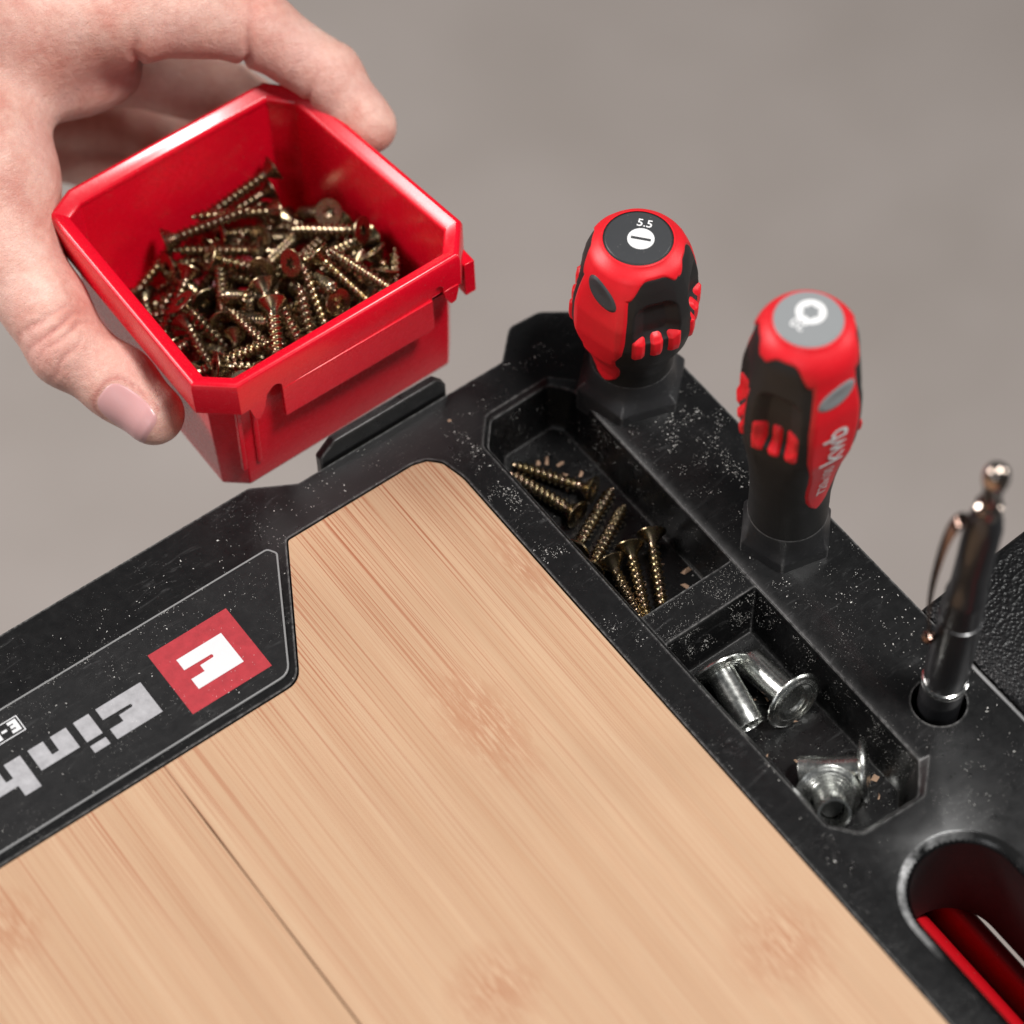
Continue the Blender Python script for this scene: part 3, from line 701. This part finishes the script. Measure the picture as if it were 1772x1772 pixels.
for a in [
    ((18.4, -71.0, -9.5), (15.4, -89.4, -13.1), 'steel rivet nut nearest the tray divider, barrel pointing towards the board edge'),
    ((28.6, -92.7, -9.5), (28.2, -73.4, -13.1), 'steel rivet nut showing its round ringed flange face', 19.5),
    ((30.8, -120.4, -9.5), (15.6, -108.0, -13.1), 'steel rivet nut lying crosswise with its flange seen edge-on', 18.5),
    ((17.4, -119.6, -10.4), (11.9, -127.8, -1.6), 'steel rivet nut with its hollow open end pointing up at the tray end', 15)]: rivet(*a)

# ------------------------------------------------------------------ screwdrivers
def sdf_box(u, v, cu, cv, hu, hv, r):
    qu = np.abs(u - cu) - hu + r; qv = np.abs(v - cv) - hv + r
    return np.minimum(np.maximum(qu, qv), 0) + np.hypot(np.maximum(qu, 0), np.maximum(qv, 0)) - r
def screwdriver(loc, H, Rk, rot, hexrot, label, disc_mat, marks, prof, red_dir, text=None, lean=(0, 0)):
    """prof: list of (z fraction, radius mm); faces numbered every 60 degrees from red_dir"""
    e = empty('screwdriver', loc); tag(e, label, 'screwdriver', 'screwdrivers standing in the frame')
    e.rotation_euler = (lean[0], lean[1], 0)
    NT_, NZ = 300, 260
    zf = np.array([p[0] for p in prof]) * H; rf = np.array([p[1] for p in prof]) * Rk
    z = np.linspace(zf[0], zf[-1], 1200)
    # smooth the profile
    r = np.interp(z, zf, rf); k = 41; pad = np.pad(r, k // 2, mode='edge'); rs = np.convolve(pad, np.ones(k) / k, 'valid'); r = rs
    r[-1] = rf[-1]
    zz = np.concatenate([np.linspace(zf[0], H * .86, NZ - 70), H * .86 + (zf[-1] - H * .86) * np.sin(np.linspace(0, np.pi / 2, 71)[1:])])
    rr = np.interp(zz, z, r)
    th = np.linspace(0, 2 * np.pi, NT_, endpoint=False)
    T, Z = np.meshgrid(th, zz); RR = np.repeat(rr[:, None], NT_, 1)
    rel_ = (T - red_dir)
    t = Z / H
    grip = np.exp(-((t - .66) / .22) ** 4)                     # where the section is hexagonal
    hexa = 1 / np.cos((rel_ + np.pi / 6) % (np.pi / 3) - np.pi / 6)    # faces centred on red_dir + k*60
    hexa = np.minimum(hexa, 1.075)
    RR = RR * (1 + grip * (hexa * 1.0 - 1.0) * .85)
    # scooped finger faces above the pads on the black faces
    A = ((rel_ + np.pi) % (2 * np.pi)) - np.pi
    base_r = np.maximum(rr[:, None], 4)
    scoop = np.zeros_like(RR)
    for kf in (1, 2, 4, 5):
        c = (kf * np.pi / 3 + np.pi) % (2 * np.pi) - np.pi
        U = ((A - c + np.pi) % (2 * np.pi) - np.pi) * 15.5 * Rk
        d = sdf_box(U, Z, 0, H * .72, 6.6, H * .115, 4.5)
        scoop += -2.3 * np.clip(-d / 3.0, 0, 1) ** .8
    RB = RR + scoop
    def shell(name, Rad, mat, off=0, mask=None):
        P = np.stack([Rad * np.cos(T), Rad * np.sin(T), Z], -1).reshape(-1, 3)
        idx = np.arange(NT_ * len(zz)).reshape(len(zz), NT_)
        a = idx[:-1]; b = np.roll(idx, -1, 1)[:-1]; c_ = np.roll(idx, -1, 1)[1:]; d_ = idx[1:]
        F = np.stack([a, b, c_, d_], -1)
        if mask is not None: F = F[mask[:-1] | mask[1:] | np.roll(mask, -1, 1)[:-1] | np.roll(mask, -1, 1)[1:]]
        F = F.reshape(-1, 4)
        used = np.unique(F); mp = -np.ones(len(P), int); mp[used] = np.arange(len(used))
        m = bpy.data.meshes.new(name); V = P[used] * S; F = mp[F]
        fc = [tuple(q) for q in F.tolist()]
        if mask is None: fc.append(tuple(range(NT_))[::-1]); fc.append(tuple(range(len(V) - NT_, len(V))))
        m.from_pydata(V.tolist(), [], fc); m.update()
        m.polygons.foreach_set('use_smooth', [True] * len(m.polygons)); m.materials.append(mat)
        o = bpy.data.objects.new(name, m); link(o, e); return o
    shell('grip', RB, M_GRIPBLACK)
    # red shell: dome plus two opposite long faces ending in a tongue
    dmin = np.full_like(T, 1e9)
    dome = (H * .83 + 0 * Z) - Z
    # the dome's lower border dips between the faces
    arch = H * (ARCH - DIP * np.abs(np.sin(3 * rel_)) ** 6 * (.3 + .7 * np.abs(np.cos(rel_)) ** .5))
    dmin = arch - Z
    for kf in (0, 3):
        c = kf * np.pi / 3; U = ((A - c + np.pi) % (2 * np.pi) - np.pi) * 15 * Rk
        w = np.interp(Z / H, STRIPZ, STRIPW) * Rk
        dmin = np.minimum(dmin, np.abs(U) - w)
    q = np.clip(-dmin / .9, -1, 1)
    RRed = RR + .62 * q - .08
    shell('red_shell', RRed, M_GRIPRED, mask=(dmin < 1.3))
    # three pads near the foot of every black face
    for kf in (1, 2, 4, 5):
        c = kf * np.pi / 3
        for j in (-1, 0, 1):
            U = ((A - c + np.pi) % (2 * np.pi) - np.pi) * 16 * Rk - j * 4.9 * Rk
            d = sdf_box(U, Z, 0, H * PADZ, 1.65 * Rk, H * PADH, 1.1 * Rk)
            rad = RB + np.clip(-d / .8, -1, 1) * .75 + .05
            shell('grip_pad', rad, M_GRIPRED, mask=(d < 1.0))
    # oval inlays on the red faces
    for kf in (0, 3):
        c = kf * np.pi / 3; U = ((A - c + np.pi) % (2 * np.pi) - np.pi) * 15 * Rk; W = Z - H * OVALZ
        ca, sa = math.cos(R(OVAL_TILT)), math.sin(R(OVAL_TILT)); u2 = U * ca + W * sa; w2 = -U * sa + W * ca
        d = (np.hypot(u2 / 6.0, w2 / 3.1) - 1) * 3
        rad = RR + .55 + np.clip(-d / .5, -1, 1) * .45 - np.clip(-d / 3, 0, 1) * .32
        shell('oval_inlay', rad, disc_mat, mask=(d < .6))
    # cap disc
    zt = zf[-1]
    v, f = revolve([(9.45 * DR, zt - 1.6), (9.45 * DR, zt + .05), (9.2 * DR, zt + .28), (5 * DR, zt + .42), (0.0001, zt + .46)], 64); cap = obj('cap_disc', v, f, disc_mat, e, smooth=True); e['cap'] = cap.name
    zc = zt + .50
    def local(pts): 
        ca, sa = math.cos(rot), math.sin(rot); return [(x * ca - y * sa, x * sa + y * ca) for x, y in pts]
    for kind, pts, mt in marks:
        if kind == 'poly': obj('cap_mark', *prism(local(pts), zc - .12, zc + (.06 if mt is M_WHITE else .1)), mt, cap)
        elif kind == 'ring':
            n = 48; (x, y, ri, ro) = pts; a = local([(x + ro * math.cos(2 * math.pi * i / n), y + ro * math.sin(2 * math.pi * i / n)) for i in range(n)])
            b = local([(x + ri * (1 + .13 * math.cos(12 * math.pi * i / n)) * math.cos(2 * math.pi * i / n), y + ri * (1 + .13 * math.cos(12 * math.pi * i / n)) * math.sin(2 * math.pi * i / n)) for i in range(n)])
            v, f = loft([[(p, q, zc - .12) for p, q in a], [(p, q, zc + .06) for p, q in a], [(p, q, zc + .06) for p, q in b], [(p, q, zc - .12) for p, q in b]], False, False)
            obj('cap_mark', v, f, mt, cap)
    # hexagonal flange
    hr = HEXR * Rk / math.cos(R(30))
    hx = [(hr * math.cos(hexrot + R(60) * i), hr * math.sin(hexrot + R(60) * i)) for i in range(6)]
    def mixring(s, z, rc=0):
        out = []
        for i in range(6):
            a = Vector(hx[i]); b = Vector(hx[(i + 1) % 6])
            for k in range(8):
                p = a.lerp(b, k / 8); c = p.normalized() * rc; q = p.lerp(c, s); out.append((q.x, q.y, z))
        return out
    nr = prof[0][1] * Rk
    v, f = loft([mixring(0, -6), mixring(0, 3.2), mixring(.12, 3.9, nr + .5), mixring(.55, 5.2, nr + .5), mixring(.85, 7.6, nr + .4), mixring(1, 12.5, nr + .1)], True, True)
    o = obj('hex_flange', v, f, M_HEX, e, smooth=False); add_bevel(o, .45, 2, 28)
    return e
def text_polys(s, size):
    c = bpy.data.curves.new('t', 'FONT'); c.body = s; c.size = size * S; c.align_x = 'CENTER'; c.align_y = 'CENTER'; c.offset = .012 * size * S
    o = bpy.data.objects.new('t', c); col.objects.link(o); bpy.context.view_layer.update()
    m = bpy.data.meshes.new_from_object(o.evaluated_get(bpy.context.evaluated_depsgraph_get())); bpy.data.objects.remove(o); return m
PADZ, PADH, OVAL_TILT, DR, HEXR = .66, .09, 20, 1.0, 12.0
T55 = text_polys('5.5', 3.7); T20 = text_polys('20', 4.2)
def put_text(mesh, e, x, y, rot, zc, mt, name='cap_mark'):
    m = mesh.copy(); m.materials.clear(); m.materials.append(mt)
    o = bpy.data.objects.new(name, m); link(o, bpy.data.objects[e['cap']]); ca, sa = math.cos(rot), math.sin(rot)
    o.location = ((x * ca - y * sa) * S, (x * sa + y * ca) * S, zc * S); o.rotation_euler = (0, 0, rot); return o
RK = 1.1
STRIPZ = [.19, .21, .235, .275, .33, .40, .46, .53, .62, .76, .86, .95]; STRIPW = [-2, 2.0, 4.4, 5.8, 6.2, 5.6, 5.6, 7.4, 8.0, 8.2, 8.0, 9]
PADZ, PADH, OVAL_TILT, OVALZ, DR, HEXR, ARCH, DIP = .575, .066, -31, .85, .985, 13.9, .95, .10
p1 = [(0.0, 11.4), (.26, 11.5), (.34, 12.8), (.42, 15.2), (.56, 16.4), (.70, 16.1), (.83, 14.6), (.90, 13.6), (.955, 12.3), (1.0, 8.8)]
sd1 = screwdriver((55.3, 16.6, 0), 64, 1.055, R(-49.5), R(-137), 'red and black screwdriver handle marked 5.5 on its charcoal cap', M_DISC1,
    [('poly', [(.8 + 3.75 * math.cos(a), -.45 + 3.75 * math.sin(a)) for a in [2 * math.pi * i / 40 for i in range(40)]], M_WHITE),
     ('poly', [(-2.0, -.9), (3.6, -.9), (3.6, 0.0), (-2.0, 0.0)], M_DISC1)], p1, R(-167), lean=(0, R(1.2)))
put_text(T55, sd1, .75, 5.1, R(-49.5), 64.56, M_WHITE)
STRIPZ = [.262, .275, .295, .32, .36, .40, .44, .50, .58, .72, .86, .95]; STRIPW = [-2, 1.2, 3.0, 4.4, 5.2, 5.4, 5.3, 5.6, 7.0, 7.6, 7.0, 8]
PADZ, PADH, OVAL_TILT, OVALZ, DR, HEXR, ARCH, DIP = .64, .058, 22, .84, .96, 12.3, .955, .07
p2 = [(0.0, 11.2), (.25, 11.2), (.34, 12.0), (.45, 13.5), (.55, 15.2), (.67, 15.9), (.76, 15.6), (.86, 14.1), (.93, 13.4), (.965, 12.0), (1.0, 8.3)]
sd2 = screwdriver((57.5, -51.9, 0), 97, 1.0, R(104), R(-133), 'red and black screwdriver handle with a pale grey cap, beside the pen', M_DISC2,
    [('ring', (.77, -2.0, 2.1, 4.0), M_WHITE)], p2, R(-95))
put_text(T20, sd2, .9, 3.1, R(104), 97.56, M_WHITE)
# print running up the red strip
def strip_text(e, s, size, z0, H, Rk, prof, red_dir):
    m = text_polys(s, size); bm = bmesh.new(); bm.from_mesh(m); bmesh.ops.triangulate(bm, faces=bm.faces)
    bmesh.ops.subdivide_edges(bm, edges=bm.edges, cuts=1); 
    for v in bm.verts:
        x, y = v.co.x / S, v.co.y / S; zz = z0 + x; r = np.interp(zz / H, [p[0] for p in prof], [p[1] for p in prof]) * Rk * 1.0 + .85
        hexa = 1 / math.cos(((-y / (15 * Rk)) + math.pi / 6) % (math.pi / 3) - math.pi / 6)
        hexa = min(hexa, 1.075); r *= 1 + math.exp(-((zz / H - .66) / .22) ** 4) * (hexa - 1) * .85
        a = red_dir - y / (15 * Rk); v.co = Vector((r * math.cos(a), r * math.sin(a), zz)) * S
    bm.to_mesh(m); bm.free(); m.materials.append(M_WHITE); o = bpy.data.objects.new('strip_print', m); link(o, e)
strip_text(sd2, 'kwb', 9.5, 61, 97, 1.0, p2, R(-95)); strip_text(sd2, 'T20x100', 4.4, 43, 97, 1.0, p2, R(-95))

for q in (sd1, sd2): del q['cap']

# ------------------------------------------------------------------ pen
pen = empty('ballpoint_pen', (56.2, -119.2, 0)); tag(pen, 'dark ballpoint pen with copper push button and clip standing in its socket', 'pen')
pen.rotation_euler = (R(.8), R(1.0), 0)
def pv(name, prof, mat, n=48):
    v, f = revolve(prof, n); return obj(name, v, f, mat, pen, smooth=True)
M_PENGREY = simple('pen_grey_barrel', (.05, .05, .052), .25, Coat_Weight=.6)
o = pv('barrel', [(5.0, -33), (5.9, -10), (6.0, 9.5), (6.0, 9.6), (5.6, 10.4), (5.9, 12.8), (6.1, 20), (5.9, 34), (5.7, 42), (5.6, 42.1), (5.5, 52), (5.6, 54), (4.9, 56.5), (4.8, 66), (4.9, 84), (4.3, 88), (3.2, 92)], M_PEN)
pv('ring', [(5.7, 9.4), (6.35, 9.7), (6.5, 10.4), (6.35, 11.2), (5.8, 11.5)], M_CHROME)
pv('joint_ring', [(5.5, 41.6), (5.95, 41.8), (5.95, 42.5), (5.5, 42.7)], M_PEN)
M_BUTTON = simple('pen_button_metal', (.45, .37, .32), .14, metal=1)
pv('push_button', [(3.2, 90), (3.5, 91), (3.5, 94), (2.5, 94.8), (2.5, 102), (3.2, 103.4), (3.4, 105.5), (3.0, 108), (1.7, 109.4), (0.0001, 109.8)], M_BUTTON)
# clip: a bowed strip from the collar down to a ball foot, on the side away from the button's axis
ca = R(158); cx, cy = math.cos(ca), math.sin(ca); tx, ty = -cy, cx
rings = []
for z, r, w, t in ((88, 4.0, 2.6, 1.4), (90, 5.5, 2.6, 1.4), (89, 8.0, 2.6, 1.3), (82, 9.6, 2.4, 1.1), (72, 10.2, 2.1, 1.0), (60, 10.4, 1.7, .9), (50, 9.8, 1.4, .8), (42, 8.8, 1.2, .8), (37, 7.8, 1.1, .8)):
    rings.append([(cx * (r + dr) + tx * dw, cy * (r + dr) + ty * dw, z) for dr, dw in ((-t / 2, -w), (t / 2, -w * .8), (t / 2, w * .8), (-t / 2, w))])
clip = o = obj('clip', *loft(rings), M_COPPER, pen, smooth=True); sub = o.modifiers.new('s', 'SUBSURF'); sub.levels = sub.render_levels = 2
v, f = revolve([(0.0001, -2.0), (1.2, -1.6), (1.9, -.6), (2.0, .3), (1.4, 1.5), (0.0001, 2.0)], 24, (cx * 7.9, cy * 7.9, 35.5)); obj('clip_foot', v, f, M_COPPER, clip, smooth=True)

# ------------------------------------------------------------------ hand
def build_hand():
    h = 1.1; lo = np.array([-112., 58., -42.]); hi = np.array([52., 262., 118.])
    nx, ny, nz = [int(math.ceil((hi[i] - lo[i]) / h)) + 1 for i in range(3)]
    X = (lo[0] + h * np.arange(nx, dtype=np.float32))[:, None, None]; Y = (lo[1] + h * np.arange(ny, dtype=np.float32))[None, :, None]; Z = (lo[2] + h * np.arange(nz, dtype=np.float32))[None, None, :]
    def cap(P, a, b, ra, rb):
        X, Y, Z = P; a = np.array(a, np.float32); d = np.array(b, np.float32) - a; L2 = float(d @ d)
        px, py, pz = X - a[0], Y - a[1], Z - a[2]
        t = np.clip((px * d[0] + py * d[1] + pz * d[2]) / L2, 0, 1)
        return np.sqrt((px - t * d[0]) ** 2 + (py - t * d[1]) ** 2 + (pz - t * d[2]) ** 2) - (ra + (rb - ra) * t)
    def ell(P, c, r, ax=None):
        X, Y, Z = P; px, py, pz = X - c[0], Y - c[1], Z - c[2]
        if ax is not None:
            M = np.array(Euler([R(q) for q in ax]).to_matrix().transposed(), np.float32)
            px, py, pz = [M[i, 0] * px + M[i, 1] * py + M[i, 2] * pz for i in range(3)]
        k = np.sqrt((px / r[0]) ** 2 + (py / r[1]) ** 2 + (pz / r[2]) ** 2)
        return (k - 1) * min(r)
    def smin(a, b, k):
        q = np.clip(k - np.abs(a - b), 0, None) / k
        return np.minimum(a, b) - q * q * k * .25
    def chain(P, pts, k=4):
        d = None
        for (a, ra), (b, rb) in zip(pts[:-1], pts[1:]):
            c = cap(P, a, b, ra, rb); d = c if d is None else smin(d, c, k)
        return d
    def field(P):
        palm = chain(P, PALM, 16)
        for c, r, ax in PALM_BLOBS: palm = smin(palm, ell(P, c, r, ax), 14)
        d = palm
        for pts, kj, kp in FINGERS:
            d2 = chain(P, pts, kj); d = smin(d, d2, kp)
        for c, r, ax, k in PADS: d = smin(d, ell(P, c, r, ax), k)
        cr = np.zeros_like(d)
        X, Y, Z = P
        for p, n, w, A, Rr in CREASES:
            n = np.array(n, float); n /= np.linalg.norm(n)
            s = (X - p[0]) * n[0] + (Y - p[1]) * n[1] + (Z - p[2]) * n[2]
            rad = np.sqrt((X - p[0]) ** 2 + (Y - p[1]) ** 2 + (Z - p[2]) ** 2)
            s = s + .6 * np.sin(rad * .8 + p[0])
            g = np.exp(-(s / w) ** 2) * np.clip(1.3 - rad / Rr, 0, 1)
            d = d + A * g; cr = np.maximum(cr, g * min(1, A))
        return d, cr
    D, _ = field((X, Y, Z)); D = D.astype(np.float32)
    # keep the finger out of the bin wall: nothing to do, the pads are placed against it
    ins = D < 0
    c = [ins[i:nx - 1 + i, j:ny - 1 + j, k:nz - 1 + k] for i in (0, 1) for j in (0, 1) for k in (0, 1)]
    s = sum(q.astype(np.int8) for q in c); act = (s > 0) & (s < 8)
    ci = np.argwhere(act); idx = -np.ones(act.shape, np.int32); idx[act] = np.arange(len(ci))
    acc = np.zeros((len(ci), 3)); cnt = np.zeros(len(ci))
    corners = [(i, j, k) for i in (0, 1) for j in (0, 1) for k in (0, 1)]
    for a in corners:
        for ax in range(3):
            if a[ax]: continue
            b = list(a); b[ax] = 1
            da = D[ci[:, 0] + a[0], ci[:, 1] + a[1], ci[:, 2] + a[2]]; db = D[ci[:, 0] + b[0], ci[:, 1] + b[1], ci[:, 2] + b[2]]
            m = (da < 0) != (db < 0); t = np.where(m, da / np.where(m, da - db, 1), 0)
            p = np.tile(np.array(a, float), (len(ci), 1)); p[:, ax] += t
            acc[m] += p[m]; cnt[m] += 1
    V = lo + h * (ci + acc / cnt[:, None])
    F = []
    for ax in range(3):
        o1, o2 = [q for q in range(3) if q != ax]
        sl0 = [slice(1, n - 1) for n in (nx, ny, nz)]; sl1 = list(sl0)
        sl0[ax] = slice(0, (nx, ny, nz)[ax] - 1); sl1[ax] = slice(1, (nx, ny, nz)[ax])
        e = np.argwhere(ins[tuple(sl0)] != ins[tuple(sl1)])
        off = np.array([1, 1, 1]); off[ax] = 0; e = e + off
        flip = ins[e[:, 0], e[:, 1], e[:, 2]]
        q = []
        for d1, d2 in ((-1, -1), (0, -1), (0, 0), (-1, 0)):
            g = e.copy(); g[:, o1] += d1; g[:, o2] += d2; q.append(idx[g[:, 0], g[:, 1], g[:, 2]])
        q = np.stack(q, 1)
        if ax == 1: flip = ~flip
        q[~flip] = q[~flip][:, ::-1]
        F.append(q)
    F = np.concatenate(F); F = F[(F >= 0).all(1)]
    # Newton steps onto the true surface
    def ev(Vv): return field((Vv[:, 0], Vv[:, 1], Vv[:, 2]))
    for _ in range(2):
        d0, cr = ev(V); g = np.stack([(ev(V + np.eye(3)[i] * .3)[0] - d0) / .3 for i in range(3)], 1); gn = (g ** 2).sum(1, keepdims=True)
        V = V - np.clip(d0[:, None] * g / np.maximum(gn, .2), -.8, .8)
    d0, cr = ev(V)
    c0 = np.array(NAIL['c'], float); ax = np.array(NAIL['axis'], float); ax /= np.linalg.norm(ax)
    nn = np.array(NAIL['n'], float); nn -= ax * (nn @ ax); nn /= np.linalg.norm(nn); sd = np.cross(ax, nn)
    dv = V - c0; pa = (dv @ sd) / NAIL['w']; pb = (dv @ ax) / NAIL['l']; rd = (np.abs(pa) ** 4 + np.abs(pb) ** 4) ** .25
    near = (dv @ nn > 2) & (np.linalg.norm(dv, axis=1) < 18)
    cr = np.maximum(cr, np.where(near & (pb < .8), .8 * np.exp(-((rd - 1.05) / .09) ** 2), 0))
    person = empty('person', (-60, 170, 50)); tag(person, 'bare hand of a person gripping the red bin from the upper left', 'person')
    m = bpy.data.meshes.new('hand'); off = np.array([-60, 170, 50])
    m.from_pydata(((V - off) * S).tolist(), [], F.tolist()); m.update()
    m.polygons.foreach_set('use_smooth', [True] * len(m.polygons)); m.materials.append(M_SKIN)
    at = m.attributes.new('crease', 'FLOAT', 'POINT'); at.data.foreach_set('value', cr.astype(np.float32))
    hand_o = bpy.data.objects.new('hand', m); link(hand_o, person)
    # thumbnail: a grid dropped onto the thumb
    c0 = np.array(NAIL['c'], float); ax = np.array(NAIL['axis'], float); ax /= np.linalg.norm(ax)
    nn = np.array(NAIL['n'], float); nn -= ax * (nn @ ax); nn /= np.linalg.norm(nn); sd = np.cross(ax, nn)
    G = 41; us = np.linspace(-1, 1, G); uu, vv = np.meshgrid(us, us)
    # disc-like mapping of the square to a rounded nail outline
    p4 = (np.abs(uu) ** 4 + np.abs(vv) ** 4) ** .25; mx = np.maximum(np.abs(uu), np.abs(vv)); sc_ = np.where(p4 > 0, mx / np.maximum(p4, 1e-6), 1)
    a = uu * sc_; b = vv * sc_; W = NAIL['w'] * (1 - .13 * np.clip(-b, 0, 1)); L = NAIL['l']
    P = c0 + (a * W)[..., None] * sd + (b * L)[..., None] * ax + nn * 9
    P = P.reshape(-1, 3)
    for _ in range(30): P = P - nn * np.clip(ev(P)[0], -2, 3)[:, None] * .7
    edge = np.clip((1 - mx.reshape(-1)) / .12, 0, 1); side = np.clip((1 - np.abs(a.reshape(-1))) / .2, 0, 1); tip = np.clip((b.reshape(-1) - .7) / .3, 0, 1)
    P = P + nn * (-.6 + .75 * np.sqrt(edge) + .35 * tip)[:, None]
    Fq = [(i * G + j, i * G + j + 1, (i + 1) * G + j + 1, (i + 1) * G + j) for i in range(G - 1) for j in range(G - 1)]
    m = bpy.data.meshes.new('thumbnail'); m.from_pydata(((P - off) * S).tolist(), [], Fq); m.update(); m.polygons.foreach_set('use_smooth', [True] * len(m.polygons)); m.materials.append(M_NAIL)
    link(bpy.data.objects.new('thumbnail', m), hand_o)
    return person
PALM = [((-95, 262, 95), 30), ((-70, 215, 78), 29), ((-48, 190, 62), 24)]
PALM = [((-95, 262, 95), 30), ((-70, 215, 78), 28), ((-40, 192, 62), 20)]
PALM_BLOBS = [((-38, 190, 58), (26, 20, 20), None), ((-66, 172, 44), (17, 28, 20), (0, 0, 10)), ((-24, 176, 46), (16, 11, 12), (0, 0, -15)), ((-48, 208, 24), (20, 14, 26), None)]
FINGERS = [
    # thumb
    ([((-68, 172, 50), 19), ((-76, 140, 35), 13.5), ((-77.5, 108, 25), 10.6), ((-71, 92, 20), 9.9), ((-68.2, 78.5, 17.5), 8.8)], 5, 12),
    # index, middle, ring, little
    ([((-38, 186, 68), 17), ((-12, 168, 70), 14.0), ((3, 160, 68), 12.4), ((18, 149, 61), 10.8), ((30, 130.5, 49), 9.2), ((32.6, 114, 39), 7.7)], 4, 9),
    ([((-34, 202, 32), 13), ((-8, 189, 27), 11), ((14, 166, 19), 10), ((29, 148, 8), 9), ((33, 128, 0), 8)], 4, 2.5),
    ([((-42, 212, 10), 12), ((-14, 203, -3), 10.5), ((8, 182, -12), 9.8), ((12, 156, -16), 9), ((4, 142, -24), 8)], 4, 3),
    ([((-46, 210, -2), 12), ((-24, 204, -14), 9.5), ((-8, 182, -24), 8.5), ((-8, 162, -28), 8)], 4, 3)]
PADS = [((5, 159, 64), (13, 8, 9), (0, 0, -32), 5), ((25, 139.5, 52), (9, 7.5, 8), (0, 0, -55), 4), ((32.4, 117, 40), (7.0, 8, 7.2), None, 4), ((-75, 122, 29), (10.5, 13, 10.5), None, 6)]
CREASES = [((14.5, 150.5, 56), (.8, -.55, -.2), 1.1, 2.2, 15), ((-12, 166, 58), (.8, -.5, 0), 1.4, 2.6, 18), ((28.5, 133.5, 45), (.45, -.8, -.35), 1.0, 1.6, 12),
           ((-80, 109, 33), (.05, -.95, -.3), .8, .9, 10), ((-79, 105.5, 33), (.1, -.95, -.3), .7, .6, 9), ((-80, 113, 33), (-.15, -.95, -.3), .8, .7, 9), ((-81, 101, 30), (.2, -.95, -.2), .7, .45, 8),
           ((-40, 176, 52), (.55, .8, .1), 1.5, 1.6, 14)]
NAIL = dict(c=(-73.0, 81.0, 20), axis=(.14, -.95, -.22), n=(-.62, -.38, .66), w=6.9, l=9.0)
build_hand()
